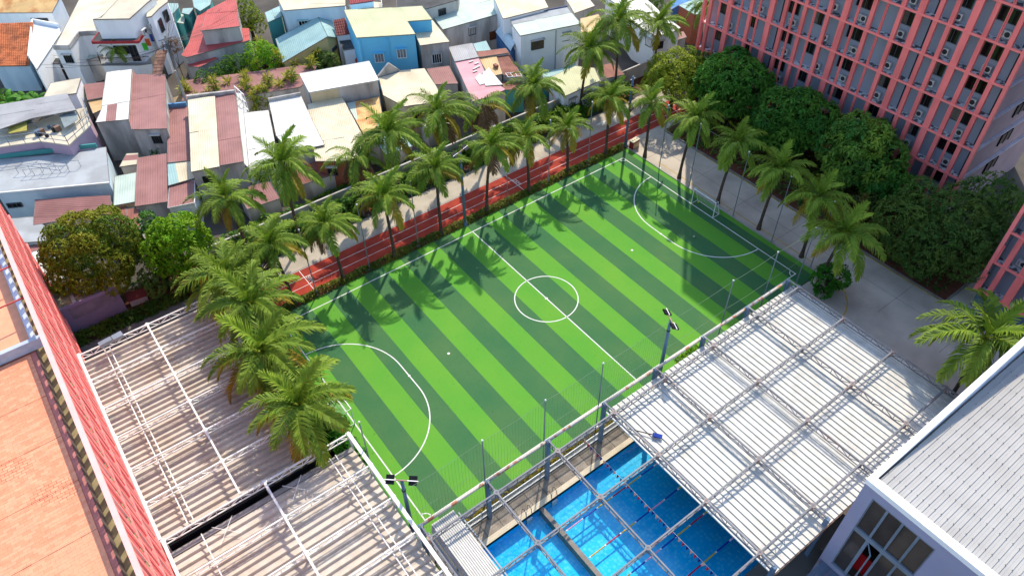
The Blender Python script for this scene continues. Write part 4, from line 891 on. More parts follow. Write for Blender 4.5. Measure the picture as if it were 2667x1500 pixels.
t = house('low white house with grey concrete flat roof and red round fan below the maroon tiles', [('grayflat',None,SLABD)], WWHITE)
P = HP['grayflat']; p = Vector(P[2]).lerp(Vector(P[3]), .25); MB().ball((0,0,0), .45, n=10).build('satellite_dish', mat('red_dish',(180,40,45),.8), None, True, (p.x+.2,p.y-.5,2.0), label='red round dish on the porch beside the blue house', cat='dish')
t = house('tall sky blue house with pale olive metal roof', [('bluehouse',1,ROLIVE)], WBLUE); P = HP['bluehouse']
for s, z in ((4.76,4.4),(1.94,4.78)): wall_window(t, P, 4, s, z, 1.05, 1.15, WHITE, mat('curtained_glass',(150,155,160),.7,.3,.3,4), off=-.06, hood=WBLUE)
b = MB(); a, c = Vector(P[4]), Vector(P[5]); d = (c-a).normalized(); n_ = Vector((d.y,-d.x,0)); n_ = n_ if n_.y < 0 else -n_
p = a+d*3.5+n_*-.05; b.bar((p.x,p.y,0),(p.x,p.y,6.9),.22); p = c-d*.25+n_*-.02; b.bar((p.x,p.y,0),(p.x,p.y,6.9),.25); b.build('pilaster', WBLUE, t)
t = house('stained concrete annex with cream roof joined to the blue house', [('blueannex',1,RCREAM)], WGREY); wall_window(t, HP['blueannex'], 2, 1.78, 3.6, 1.1, 1.2, WHITE, hood=WGREY, bars=3)
t = house('wide pale green roofed house with long stained grey side wall', [('bigteal',3,RPALE)], WGREY); wall_window(t, HP['bigteal'], 3, 1.78, 2.2, 1.0, 1.0, mat('brown_window',(120,75,50),.8), mat('brown_shutter',(110,64,44),.8)); trim(t, HP['bigteal'], WGREY, .35, (2,), .2)
house('dull brown sheet roof in front of the grey annex', [('brownback',1,RBROWN)], WGREY)
t = house('broad cream roofed house behind the tallest front palms', [('creambig',3,RCREAM)], WBEIGE)
G3 = HP['creambig']; a, b = Vector(G3[0]), Vector(G3[2]); b = Vector((7.7,38.2,4)); m_ = a.lerp(b,.55); MB().poly([a+Vector((0,.1,0)), b+Vector((0,.1,0)), m_+Vector((0,.1,1.3))]).poly([a+Vector((0,.3,0)), m_+Vector((0,.3,1.3)), b+Vector((0,.3,0))]).bar(a+Vector((0,.2,.05)), m_+Vector((0,.2,1.35)), .3, .12).bar(b+Vector((0,.2,.05)), m_+Vector((0,.2,1.35)), .3, .12).build('gable', WGREY, t)
t = house('white flat roofed box house with half cream half grey front wall', [('whitebox',None,mat('flat_roof_bright',(250,248,240),.74,.7,.03,.5))], WGREY)
P = inset(HP['whitebox'], .1); a, b = Vector(P[2]), Vector(P[3]); c = b.lerp(a,.4); n_ = Vector((b-a)).cross(Vector((0,0,1))).normalized(); n_ = n_ if n_.y < 0 else -n_; n_ *= .04
MB().poly([c+n_-Vector((0,0,.15)), b+n_-Vector((0,0,.15)), Vector((b.x,b.y,0))+n_, Vector((c.x,c.y,0))+n_]).build('wall_panel', WBEIGE, t)
trim(t, HP['whitebox'], WHITE, .12)
t = house('house with white sheet roof behind the darkest palm on the hedge', [('whitesheet',2,RWHITE)], WGREY); parapet(t, HP['whitesheet'], WGREY, (0,), .4)
house('house with very pale roof and a dark edge step beside the white sheet roof', [('whiteleft',6,RWHITE)], WWHITE)
house('house with finely ribbed cream roof in front of the white box house', [('creamrib',5,RCREAM,{'period':.2,'amp':.03})], WBRICK)
house('low roof part pale green and part rust streaked beside the ribbed cream roof', [('rustgreen',1,RPALE,{'m2':{(k,j):RRUST for k in range(6) for j in (0,1) if (k+j) % 4}})], WGREY)
t = house('terrace house with brown strip roof and a cream patched lower end', [('brownstrip',1,RBROWN),('patchstrip',1,RCREAM,{'m2':{(0,0):RAQUA}})], WGREY); a, b = HP['brownstrip'][0], HP['brownstrip'][1]
MB().bar(Vector(a)+Vector((0,.15,.2)), Vector(b)+Vector((0,.15,.2)), .25, .6).build('parapet', mat('blue_parapet',(110,160,200),.8), t)
house('low brown ribbed roof with white eave above the bright green tree', [('brownlow',1,RBROWN,{'tm':WHITE})], WWHITE)
t = house('house with white ribbed roof beside a taller brown ribbed strip', [('whiterib',1,RCREAM,{'period':.22,'amp':.03}),('brownrib',1,RBROWN)], WGREY)
wall_window(t, HP['whiterib'], 2, 1.4, 3.7, 1.0, 1.1, DARKMETAL, bars=3); a, b = HP['whiterib'][0], HP['brownrib'][1]
MB().bar(Vector(a)+Vector((0,.15,.1)), Vector(b)+Vector((0,.15,.1)), .3, .5).build('parapet', WGREY, t)
house('thin white side wall between the brown ribbed roof and the pale roof', [('whitewall',0,RWHITE)], WWHITE, 'wall')
t = house('house with bright white sheet roof joined to a large brown sheet roof', [('h7white',2,RWHITE,{'m2':{(1,2):RBROWN}}),('h7brown',1,RBROWN)], WGREY)
house('small brown lean-to roof beside the bright white sheet roof', [('smallbrown',0,RBROWN)], WGREY, 'lean-to'); house('small pale yellow lean-to roof below the brown lean-to', [('smallcream',0,RORANGE)], WGREY, 'lean-to')
house('small blank white box house behind the mauve terrace', [('whitesmallbox',None,SLABC)], WWHITE)
t = house('mauve house with open roof terrace of frames and clutter', [('mauveroof',0,RGREY,{'wall':False}),('mauvedeck',None,SLABC,{'trim':False})], WMAUVE)
P = HP['mauvedeck']; rl = MB()
for i in (0,1,2,3):
    a, b = Vector(P[i]), Vector(P[(i+1) % len(P)])
    for z in (.5,1.1): rl.bar(a+Vector((0,0,z)), b+Vector((0,0,z)), .05)
    k = max(1, int((b-a).length/1.2))
    for j in range(k+1): p = a.lerp(b, j/k); rl.bar(p, p+Vector((0,0,1.15)), .06)
rl.build('terrace_frame', GALV, t)
MB().poly([(-33.6,49.2,6.1),(-31.9,48.6,6.1),(-31.5,50.2,6.3),(-33.2,50.8,6.3)]).build('awning_sheet', mat('yellow_awning',(190,178,90),.8), t); MB().poly([(-28.6,46.6,6.1),(-27,47.3,6.1),(-26.6,49.6,6.3),(-28.4,49.2,6.3)]).build('awning_sheet', mat('grey_clear_awning',(150,160,160),.7), t)
for p in HP['mauveroof'][:4]: MB().box((p[0]-.06,p[1]-.06,5.3),(p[0]+.06,p[1]+.06,6.5)).build('post', GALV, t)
tk = thing('terrace_clutter', 'pile of dark crates and buckets on the mauve house terrace', 'clutter', (-30.3,47.9,5.42), .4)
for i in range(9):
    x, y = random.uniform(-1,1), random.uniform(-.6,.7); s = random.uniform(.15,.3); MB().box((x-s,y-s*.7,0),(x+s,y+s*.7,s*2)).build('crate', mat(f'clutter_{i%3}', ((60,62,66),(150,120,100),(110,130,150))[i % 3], .7), tk)
t = house('house with wide pale concrete flat roof and thin railings below the mauve terrace', [('concflat',None,SLABG)], WPALEB); P = HP['concflat']
wall_window(t, P, 4, 10.0, 2.3, 1.3, .4, FRAME); trim(t, P, WHITE, .14, (4,), .12); rl = MB()
for a, b in (((-34.5,44.6),(-29,41.8)),((-34.0,43.6),(-30.2,41.6))):
    a, b = Vector((*a,4)), Vector((*b,4)); rl.bar(a+Vector((0,0,.8)), b+Vector((0,0,.8)), .04)
    for j in range(6): p = a.lerp(b, j/5); rl.bar(p, p+Vector((0,0,.8)), .04)
rl.build('railing', GALV, t)
a, b = Vector((-36.2,49,4.0)), Vector((-26.6,44.4,4.0)); MB().bar(a+Vector((0,0,.25)), b+Vector((0,0,.25)), .15, .5).build('teal_band', WTEAL, t)
house('brown sheet awning roof leaning on the pale blue wall above the dark olive tree', [('brownawn',0,RBROWN)], WGREY, 'awning')
house('low grey flat roof below the pale blue wall with slot window', [('lowflat',None,SLABG)], WPALEB)
house('sliver of teal roof beside the coral screen end', [('tealstrip',0,mat('roof_teal',(70,165,160),.78))], WTEAL, 'roof'); house('brown strip roof by the white hut', [('brownstripl',0,RBROWN)], WGREY, 'roof')
t = house('small white roofed hut with open orange front beside the mauve yard wall', [('whitehut',None,mat('hut_roof',(248,248,242),.84,.7,.04))], WWHITE, 'hut'); a, b = HP['whitehut'][2], HP['whitehut'][3]
MB().box((b[0]+.1,b[1]-.02,0),(a[0]-.1,b[1]+.1,1.4)).build('counter', mat('grey_counter',(150,146,140),.6), t); MB().poly([(b[0]+.1,b[1]-.0,1.6),(a[0]-.1,a[1]-.0,1.6),(a[0]-.1,a[1]-.0,2.7),(b[0]+.1,b[1]-.0,2.7)]).build('orange_panel', mat('orange_panel',(226,120,50),.8), t)
house('narrow bright white strip roof between the hut and the dark olive tree', [('whitestrip',None,SLABC)], WWHITE, 'roof')
house('square brown sheet roof beside the pale green sheet roof', [('panelbrown',1,RBROWN)], WGREY); house('pale green ribbed sheet roof beside the square brown roof', [('palegreen',1,RPALE)], WBEIGE)
house('rusty brown patched lean-to against the beige wall', [('brownpatchA',1,RRUSTB)], WGREY, 'lean-to'); house('plain rust brown lean-to nearest the bright green tree', [('brownpatchB',1,RRUSTB)], WGREY, 'lean-to')
house('small cream and brown scrap roof over the dark yard pit', [('smallpatch',1,RCREAM,{'m2':{(1,0):RBROWN}})], WGREY, 'lean-to')
t = house('house with grey and pink sheet roof patched with white sheets', [('graypink',1,RGREY),('pink',0,RPINK)], WGREY)
MB().poly([(14.55,30.6,4.42),(16.3,31.6,4.42),(15.25,27.3,4.42),(13.5,28.3,4.42)]).build('patch_sheet', RWHITE, t); MB().poly([(13.6,30.6,4.4),(14.7,31.2,4.4),(14.2,28.8,4.4),(13.1,28.9,4.4)]).build('patch_sheet', RWHITE, t)
for i, (x, y) in enumerate(((15.5,34.2),(15.8,33.4),(15.4,32.6),(14.9,32.5),(14.5,31.9),(15.3,31.0))): MB().box((x-.3,y-.1,4.36),(x+.3,y+.1,4.44)).build('sheet_scrap', RWHITE, t)
wall_window(t, HP['pink'], 3, 1.8, 3.0, .8, 1.0, FRAME)
t = house('lean-to with ribbed sand orange and brown sheets beside the pink roof', [('orangerib',1,RORANGE,{'amp':.03}),('brownribr',1,RRUSTB,{'amp':.03}),('ridgebrown',1,RRUSTB)], WGREY); MB().box((17.2,31.3,4.1),(17.6,31.9,4.45)).build('vent', RRUSTB, t)
fr_ = MB(); c = Vector((17.3,28.9,3.95))
for k in range(4): fr_.bar(c+Vector((k*.5,-.25*k,0)), c+Vector((k*.5+.3,-.25*k+1.0,0)), .06)
for k in (0,1): fr_.bar(c+Vector((.15*k*2,k*.95,0)), c+Vector((1.5+.3*k,-.75+k*.95,0)), .06)
fr_.build('window_frame', WHITE, None, label='spare white window frame lying on the ribbed lean-to roof', cat='window frame')
house('dark rusted roof end hanging over the hedge below the ribbed lean-to', [('browntail',1,RRUSTB)], WTEAL); house('small aqua roof between the grey roof and the stained wall', [('tealsmall',1,RAQUA)], WGREY)
t = house('white two storey house with pale green roof and barred window', [('whitehouse',1,RPALE),('whitehouseback',None,SLABG)], WWHITE); wall_window(t, HP['whitehouse'], 2, 6.0, 5.0, 1.6, 1.1, FRAME, mat('brown_curtain',(110,92,66),.7,.4), hood=WGREY, bars=4)
P = HP['whitehouseback']; trim(t, P, mat('navy_band',(70,84,120),.8), .6, (0,), .2); p = Vector(HP['whitehouse'][2]).lerp(Vector(HP['whitehouse'][3]), .42); MB().tube([(p.x,p.y-.05,0),(p.x,p.y-.05,6.4)], .05, 6).build('downpipe', GALV, t)
house('house with long cream sheet roof behind the navy banded wall', [('creamback',1,RCREAM)], WWHITE)
t = thing('arched_roof', 'curved pale blue roof with dark open end beside the white two storey house', 'canopy'); A = [Vector(p) for p in HP['arch']]; n = 8; prev = None
walls(t, [tuple(p) for p in drop(HP['arch'], .6)], mat('deep_blue_wall',(84,130,180),.7), .15)
for i in range(n):
    mb = MB(); h = lambda u: Vector((0,0,.7*math.sin(PI*u)-.4))
    u0, u1 = i/n, (i+1)/n; mb.poly([A[0].lerp(A[1],u0)+h(u0), A[0].lerp(A[1],u1)+h(u1), A[3].lerp(A[2],u1)+h(u1), A[3].lerp(A[2],u0)+h(u0)]); mb.build('roof_sheet', mat('roof_pale_blue',(205,222,228),.78,.55,.06), t)
house('low cream flat roof behind the hedge under the tall leaning palms', [('creamlow',2,ROLIVE)], WWHITE); house('thin aqua edge roof along the low cream flat roof', [('tealedge',0,RAQUA)], WTEAL, 'roof')
house('cream roof with scalloped sheet edge behind the white house', [('creammid',1,RCREAM)], WGREY); house('rust stained cream roof beside the white two storey house', [('rustcream',2,RORANGE)], WGREY)
house('large blush white roofed building near the coral block', [('bigwhite',2,RWHITE,{'width':1.6})], WWHITE); house('brown sheet roof in front of the blush white building', [('brownfar',0,RBROWN)], WGREY)
house('brick house with pale aqua roof at the coral block corner', [('palefar',1,RAQUA)], WBRICK); house('blue walled yard beyond the brick house', [('bluefar',None,mat('blue_roof',(80,140,200),.75))], mat('wall_strong_blue',(70,130,195),.75))
t = house('stained grey concrete house at the top behind the pale olive roof', [('greytop',None,SLABD)], WGREY); wall_window(t, HP['greytop'], 3, 1.0, 5.0, 1.0, 1.0, FRAME); wall_window(t, HP['greytop'], 2, 2.6, 5.4, 1.0, .9, FRAME)
t = thing('house', 'house with bright maroon tile roof at the top edge', 'house', group=GR); walls(t, HP['redtiletop'], WWHITE); tiled(t, HP['redtiletop'], mat('rose_tile',(176,88,92),.75,.75,.15,3,.1), 0, .4, .3, maxn=120)
t = house('white terrace roof with railing in front of the maroon tiles', [('whitetop',None,SLABC)], WWHITE); rl = MB(); P = HP['whitetop']
for i in (1,2):
    a, b = Vector(P[i]), Vector(P[i+1])
    for z in (.3,.6,.9): rl.bar(a+Vector((0,0,z)), b+Vector((0,0,z)), .05)
rl.build('railing', WHITE, t); house('red brown scrap roof under the tall palms by the far hedge', [('browntrk',1,RRUSTB)], WGREY, 'lean-to')
for key, lst in (('whitesheet',((2,1.2),(3,.45))),('creambig',((5,1.2),(5,3.2),(4,1.5))),('whiteleft',((3,.5),(4,.7))),('creamrib',((2,1.6),(4,1.0))),('bigwhite',((4,1.2),(5,1.2))),('creamlow',((3,2.0),(3,4.4))),('palegreen',((2,.9),)),('h7brown',((2,1.6),)),('cream',((6,.8),)),('brownlow',((2,1.2),)),('whitehouse',((2,2.0),)),('rustcream',((2,2.0),)),('bigteal',((3,5.0),))):
    P = HP[key]; par = [o for o in bpy.data.objects if o.get('roofkeys') and key in o['roofkeys'].split()][0]
    for e, s_ in lst: wall_window(par, P, e, s_, min(P[e][2], P[(e+1) % len(P)][2])-1.35, .95, 1.0, FRAME, hood=WGREY, bars=3, off=-.1)
# guard house with mauve yard wall
t = thing('yard_building', 'flat roofed yard building with plain mauve front wall beside the hedge', 'building')
YW = mat('mauve_yard_wall', (158,142,172), .8, .85, .06, .6, alt=(142,128,156), altscale=.5)
gp = [(-38.5,22.2,3.2),(-31.55,22.2,3.2),(-31.55,25.4,3.2),(-38.5,25.9,3.2)]
MB().prism(gp, 0).build('wall', YW, t); MB().poly([(p[0],p[1],3.204) for p in gp]).build('roof_deck', mat('dirty_roof_deck',(186,176,140),.65,.95,.2,1,alt=(120,118,108),altscale=.8,altamt=.7), t)
MB().box((-38.5,22.14,3.0),(-31.45,22.3,3.32)).build('parapet', YW, t); MB().box((-31.62,22.3,2.6),(-31.42,26.4,3.32)).build('parapet', WBEIGE, t); MB().box((-35.7,22.17,1.7),(-31.9,22.195,2.95)).build('recess_panel', mat('mauve_panel',(150,138,156),.75), t)
MB().box((-35.1,22.3,3.21),(-34.8,25.6,3.36)).build('roof_curb', WGREY, t)
MB().tube([(-36.4,22.9,3.25),(-35.2,22.7,3.25),(-33.8,23.4,3.25)], .04, 5).build('hose', RORANGE, t)
t = thing('kennel', 'small box hut with red sheet roof on the red soil', 'hut', (-30.3,22.9,0), -.15)
MB().box((-.75,-.4,0),(.75,.4,.75)).build('wall', WGREY, t); MB().poly([(-.85,-.5,.76),(.85,-.5,.76),(.85,.5,1.02),(-.85,.5,1.02)]).build('roof', mat('dull_red_roof',(140,66,62),.75), t)
MB().box((-24.4,23.9,0),(38,24.1,1.9)).build('boundary_wall', WGREY, label='stained boundary wall between the hedge and the town houses', cat='wall')
for i, (x, y, w_, d_, m_, lb) in enumerate(((-17.5,26.6,3.4,3.0,RBROWN,'low brown scrap roof behind the boundary wall by the white ribbed roof'),(-11.2,26.9,3.6,2.6,RRUSTB,'rusted low roof behind the boundary wall by the white sheet roof'),(-1.6,26.2,3.2,3.0,RAQUA,'low aqua scrap roof behind the boundary wall by the rust streaked roof'),(4.6,27.2,3.2,2.4,RCREAM,'low cream scrap roof behind the boundary wall by the broad cream roof'))):
    P = [(x,y,2.3),(x+w_,y-.4,2.3),(x+w_+.2,y+d_-.4,2.7),(x+.2,y+d_,2.7)]; t = thing('lean_to', lb, 'lean-to', group=GR); walls(t, P, WGREY); sheets(t, P, 1, m_); trim(t, P)
# alley: pole and wires
ap = thing('utility_pole', 'leaning concrete utility pole wrapped in cables over the alley', 'pole', (-13.9,56.4,0))
MB().tube([(0,0,0),(.1,-.1,8.2)], [.2,.12], 8).build('shaft', CONC, ap); MB().box((-.8,-.05,7.7),(.8,.05,7.85)).build('crossarm', GALV, ap); MB().box((-.35,-.3,6.6),(.1,.1,7.3)).build('cable_box', GALV, ap)
ap2 = thing('utility_pole', 'grey utility pole at the near alley end beside the brown roofs', 'pole', (-15.3,49.6,0)); MB().tube([(0,0,0),(0,0,7)], [.18,.12], 8).build('shaft', CONC, ap2)
wb = MB()
for i in range(16): wire(wb, (-13.85+random.uniform(-.3,.3),56.3,7.2+random.uniform(-.6,.7)), (-15.3+random.uniform(-.15,.15),49.6,6.2+random.uniform(-.6,.6)), random.uniform(.2,1), 10, .022)
for i in range(9): wire(wb, (-13.85,56.3,7.4+random.uniform(-.4,.4)), (random.uniform(-9.5,-7),72,6.5+random.uniform(-.7,.7)), random.uniform(.4,1.2), 10, .02)
for i in range(6): wire(wb, (-13.85,56.3,7.3), (random.uniform(-6,4),62+random.uniform(-2,2),6.3), random.uniform(.3,1), 10, .018)
for i in range(5): wire(wb, (-13.85,56.3,7.0), (-27+random.uniform(-2,2),66+random.uniform(-2,2),4.6), random.uniform(.6,1.4), 10, .018)
wb.build('overhead_wires', mat('grey_cable',(92,90,88),.7), label='tangle of grey overhead wires running along the alley', cat='wires')
t = thing('tiled_awning', 'long sloping brown tiled awning below the utility pole', 'awning'); tiled(t, [(-14.9,58.6,5.6),(-13.8,58.0,5.6),(-16.6,54.6,3.4),(-17.7,55.2,3.4)], mat('dusty_tile',(186,140,118),.75,.8,.2,3,.12,alt=(110,80,66),altscale=1.2), 0, .5, .36)
MB().poly(rect(-16.8,44,-13.6,57,.012)).build('alley', mat('alley_dirt',(190,168,132),.62,.9,.15,.8), kind='structure')
t = thing('garden_gate', 'white metal gate frame at the end of the brown ribbed roof', 'gate', (-10.6,44.6,0), -.45); b = MB()
for z in (3.6,4.6,5.6): b.bar((0,0,z),(1.2,-2.2,z),.07)
for k in range(4): b.bar((.4*k,-.73*k,3.4),(.4*k,-.73*k,5.6),.07)
b.build('frame', WHITE, t)
# ---------------------------------------------------------------- vegetation
def leafmat(name, rgb, tint, k=.62, trans=.25, rough=.6): return mat(name, rgb, k, rough, .16, 1.5, .14, tint=tint, trans=trans)
FG = leafmat('palm_leaf_green', (56,116,30), (172,188,64), .76); FN = leafmat('palm_leaf_new', (74,128,28), (168,186,60), .74); FY = leafmat('palm_leaf_yellowing', (150,150,52), (214,178,56), .62); FB = leafmat('palm_leaf_dry', (128,92,64), (176,136,98), .6, .1)
BARK = mat('palm_bark', (112,94,80), .6, .9, .25, 3, .1, alt=(80,64,54), altscale=4, altamt=.6)
def frond_mesh(L, e0, e1, m, seed, n=31, lw=.10, ll=.98, dr=.8):
    r = np.random.default_rng(seed); ts = np.linspace(0, 1, 15); P = [np.zeros(3)]; dirs = []
    side_b = r.uniform(-.25,.25)
    for i in range(14):
        e = e0+(e1-e0)*(ts[i]**.85); a = side_b*ts[i]; d = np.array([math.cos(e)*math.cos(a), math.cos(e)*math.sin(a), math.sin(e)]); dirs.append(d); P.append(P[-1]+d*L/14)
    dirs.append(dirs[-1]); P = np.array(P); dirs = np.array(dirs)
    V = []; T = []
    for i in range(14):
        w0, w1 = .055*(1-ts[i])+.012, .055*(1-ts[i+1])+.012; u = np.array([0,1,0]); up = np.array([0,0,1])*.02
        V.append([P[i]-u*w0, P[i+1]-u*w1, P[i+1]+u*w1, P[i]+u*w0]); T.append(.9)
        V.append([P[i]-u*w0, P[i]+u*w0, P[i+1]+u*w1-up, P[i+1]-u*w1-up]); T.append(.9)
    for i in range(n):
        t = .13+.86*i/(n-1); f = t*14; j = min(int(f), 13); q = P[j]+(P[j+1]-P[j])*(f-j); d = dirs[j]
        s0 = np.cross(d, [0,0,1.]); s0 /= max(np.linalg.norm(s0), 1e-6); upv = np.cross(s0, d)
        l = ll*(math.sin(PI*min(1, .16+.80*t))**.55)*r.uniform(.85,1.1)
        for s in (-1, 1):
            a = R(62-34*t)+r.uniform(-.12,.12); dv = d*math.cos(a)+s0*s*math.sin(a)+upv*r.uniform(.05,.3)
            dv /= np.linalg.norm(dv); g = np.array([0,0,-1.]); k = dr*r.uniform(.7,1.3)
            m1 = q+dv*l*.5; d2 = dv+g*k; d2 /= np.linalg.norm(d2); p2 = m1+d2*l*.5; wv = np.cross(dv, upv+.0); wv = wv/np.linalg.norm(wv)
            wv = d*.8+upv*.2*s; wv -= dv*(wv@dv); wv /= np.linalg.norm(wv); tt = .12+.3*t+r.uniform(0,.3)  # tint: random leaf tone plus leaflet highlights painted brighter toward the tips
            V.append([q-wv*lw*.35, m1-wv*lw*.5, m1+wv*lw*.5, q+wv*lw*.35]); T.append(tt)
            V.append([m1-wv*lw*.5, p2-wv*lw*.08, p2+wv*lw*.08, m1+wv*lw*.5]); T.append(min(1,tt+.14))
    V = np.array(V, dtype=np.float32); nq = len(V); me = bpy.data.meshes.new('frond')
    me.from_pydata(V.reshape(-1,3).tolist(), [], [tuple(range(4*i, 4*i+4)) for i in range(nq)]); me.materials.append(m)
    a = me.attributes.new('tint', 'FLOAT', 'FACE'); a.data.foreach_set('value', np.array(T, dtype=np.float32)); me.update(); return me
FM = {'up': [frond_mesh(3.1, R(84), R(34), FN, s, dr=.35, ll=.8) for s in (1,2)], 'mid': [frond_mesh(3.7, R(56), R(-44), FG, s, dr=.9) for s in (3,4,5,6)],
      'low': [frond_mesh(3.6, R(18), R(-70), FG, s, dr=1.1) for s in (7,8,9)], 'yel': [frond_mesh(3.4, R(6), R(-78), FY, s, dr=1.1) for s in (10,11)], 'dry': [frond_mesh(2.6, R(-35), R(-88), FB, s, n=24, dr=.9) for s in (12,13)]}
def trunk_mesh(h, lean, seed, r0=.17):
    r = random.Random(seed); n = max(6, int(h/.35)); az = r.uniform(0, 2*PI); P = []; Rr = []
    for i in range(n+1):
        t = i/n; o = lean*t*t; P.append((math.cos(az)*o, math.sin(az)*o, h*t)); Rr.append(r0*(1.55-.6*min(1, t*7)) if t < .15 else r0*(.95-.25*t)+(.012 if i % 2 else 0))
    return MB().tube(P, Rr, 9).mesh('trunk', BARK, True), Vector(P[-1])
NUT = mat('coconut_husk', (150,120,52), .65, .7, .2, 5); NUTM = MB().ball((0,0,0), .13, n=8).mesh('coconut', NUT, True)
PALMG = 'coconut palms'
def palm(x, y, h, label, seed, size=1.0, n=22, yel=3, dry=0, nuts=0, lean=None, up=3, lowcut=0):
    r = random.Random(seed); lean = r.uniform(.15,.75) if lean is None else lean; t = thing('coconut_palm', label, 'palm tree', (x,y,0), 0, PALMG); tmh, top = trunk_mesh(h, lean, seed); obj('trunk', tmh, t)
    MB().tube([(top.x,top.y,h-.35),(top.x,top.y,h+.1),(top.x,top.y,h+.5)], [.15,.19,.05], 8).build('crown_shaft', mat('palm_sheath',(140,122,78),.6,.8), t)
    kinds = ['up']*up+['mid']*int((n-up)*.55)+['low']*(n-up-int((n-up)*.55)-yel)+['yel']*yel+['dry']*dry
    for i, k in enumerate(kinds):
        a = i*2.39996+r.uniform(-.25,.25); o = obj('frond', r.choice(FM[k]), t, (top.x,top.y,h+.25+(.1 if k == 'up' else 0))); s = size*r.uniform(.88,1.1)
        o.rotation_euler = (r.uniform(-.18,.18), r.uniform(-.16,.16), a); o.scale = (s, s*r.uniform(.9,1.1), s)
    for i in range(nuts): a = i*2.4; obj('coconut', NUTM, t, (top.x+.26*math.cos(a), top.y+.26*math.sin(a), h-.1-.12*(i % 3)))
    return t
row = [(-18.96,13.7,7.1,'slim coconut palm on the verge by the 50M end of the track',11,1.0,20,2,1,0),(-13.87,13.6,6.9,'palm with grey spent fronds hanging, past the 50M mark',12,.95,20,4,3,5),
 (-8.27,13.55,7.0,'palm with yellow tipped drooping fronds between the 50M mark and the lamp post',13,1.0,18,5,0,0),(-2.78,13.55,7.6,'palm just before the halfway lamp post on the verge',14,.95,20,2,0,0),
 (2.94,13.55,7.8,'palm just after the halfway lamp post on the verge',15,.95,20,3,1,0),(8.52,13.6,6.6,'palm with golden fronds beside the 25M mark',16,.9,18,6,0,0),(13.95,13.6,5.9,'shortest verge palm with yellow orange crown',17,.85,18,7,0,0),
 (19.64,13.6,6.9,'sparse palm on the verge next to the tall corner lamp post',18,.95,16,4,1,0)]
for a in row: palm(*a[:3], a[3], a[4], a[5], a[6], a[7], a[8], a[9])
for a in [(23.0,10.66,6.5,'slim palm by the sorting bin at the plaza corner',21,.9,16,2),(23.17,5.44,7.0,'broad palm between the bin palm and the far goal',22,1.0,20,1),(23.18,-.13,7.2,'palm with soft hanging fronds behind the far goal',23,.95,18,0),
          (23.29,-5.54,7.4,'palm past the far goal in front of the mangoes',24,1.0,19,2),(23.27,-10.81,6.8,'palm with orange tinged fronds near the shaded corner',25,1.05,20,5),(20.6,-14.5,6.9,'large lit palm with thick leafy base by the pool canopy corner',26,1.12,18,2)]:
    palm(a[0],a[1],a[2],a[3],a[4],a[5],a[6],a[7],0, 6 if a[4] in (26,25) else 0)
for a in [(-24.0,13.0,6.6,'palm at the hedge end of the louvred canopy',31,1.3,22,4,1),(-23.7,7.6,7.6,'tall dense palm leaning over the middle of the louvred canopy edge',32,1.25,24,3,0),(-24.3,3.6,6.8,'palm with many yellowed fronds over the louvres nearest the goal',33,1.35,24,7,2),(-24.2,-2.6,6.6,'palm with golden fronds spilling onto the lower canopy corner',34,1.3,22,6,1)]:
    palm(a[0],a[1],a[2],a[3],a[4],a[5],a[6],a[7],a[8],6)
for a in [(-3.2,20.8,8.0,'tall dark palm in front of the cream roofed house',41,1.2,24,1,0,6),(2.6,21.2,8.4,'tall palm with yellow sides before the grey and pink roof',42,1.15,22,5,2,0),(-14.6,21.3,9.0,'tall dark palm rising before the white sheet roofs',43,1.15,24,3,1,0),(-19.8,21.0,7.9,'palm beside the bright green tree and the white ribbed roof',44,1.0,22,2,1,4),
          (14.9,20.6,6.8,'palm with pale dry midribs before the ribbed sand lean-to',45,1.1,22,2,1,0),(23.6,22.6,7.6,'tall slim palm in front of the white two storey house',46,1.15,22,2,0,0),(29.5,22.8,9.2,'tallest palm with upright dark centre near the white roofs',47,1.25,24,2,0,0),(35.4,22.0,7.6,'palm half hidden behind the yellow green tree',48,1.05,22,2,0,0),(43.5,20.4,8.2,'dark palm tucked behind the coral block corner',49,1.15,24,1,0,0)]:
    palm(*a[:3], a[3], a[4], a[5], a[6], a[7], a[8], a[9])
palm(17.3,-29.2,8.2,'big palm between the plaza and the grey roofed building',51,1.35,20,2,0,3)
palm(-7.6,21.0,6.9,'dead palm with a collapsed brown crown behind the hedge',52,1.0,10,0,14,0,.3,0); palm(8.0,20.9,7.3,'dying palm with hanging brown thatch and one green frond',53,1.05,6,1,16,0,.3,0)
palm(-19.2,64.2,4.6,'young feathery palm before the pale green canopy roof',54,.62,18,0,0,0)
LM = {}
def rosettes(C, Nn, k, ln, wd, droop, spread=1.0):
    "k leaves round each centre, drooping"
    n = len(C); C = np.repeat(C, k, 0); Nn = np.repeat(Nn, k, 0); rv = unit(RNG.normal(size=(n*k,3))); tg = unit(rv-Nn*(rv*Nn).sum(1, keepdims=True))
    d = unit(Nn*RNG.uniform(.1,.7,(n*k,1))+tg*spread+np.array([0,0,-1.])*RNG.uniform(droop*.5,droop*1.3,(n*k,1)))
    return leaf_quads(C, d, ln*RNG.uniform(.7,1.2,n*k), wd*RNG.uniform(.8,1.2,n*k))
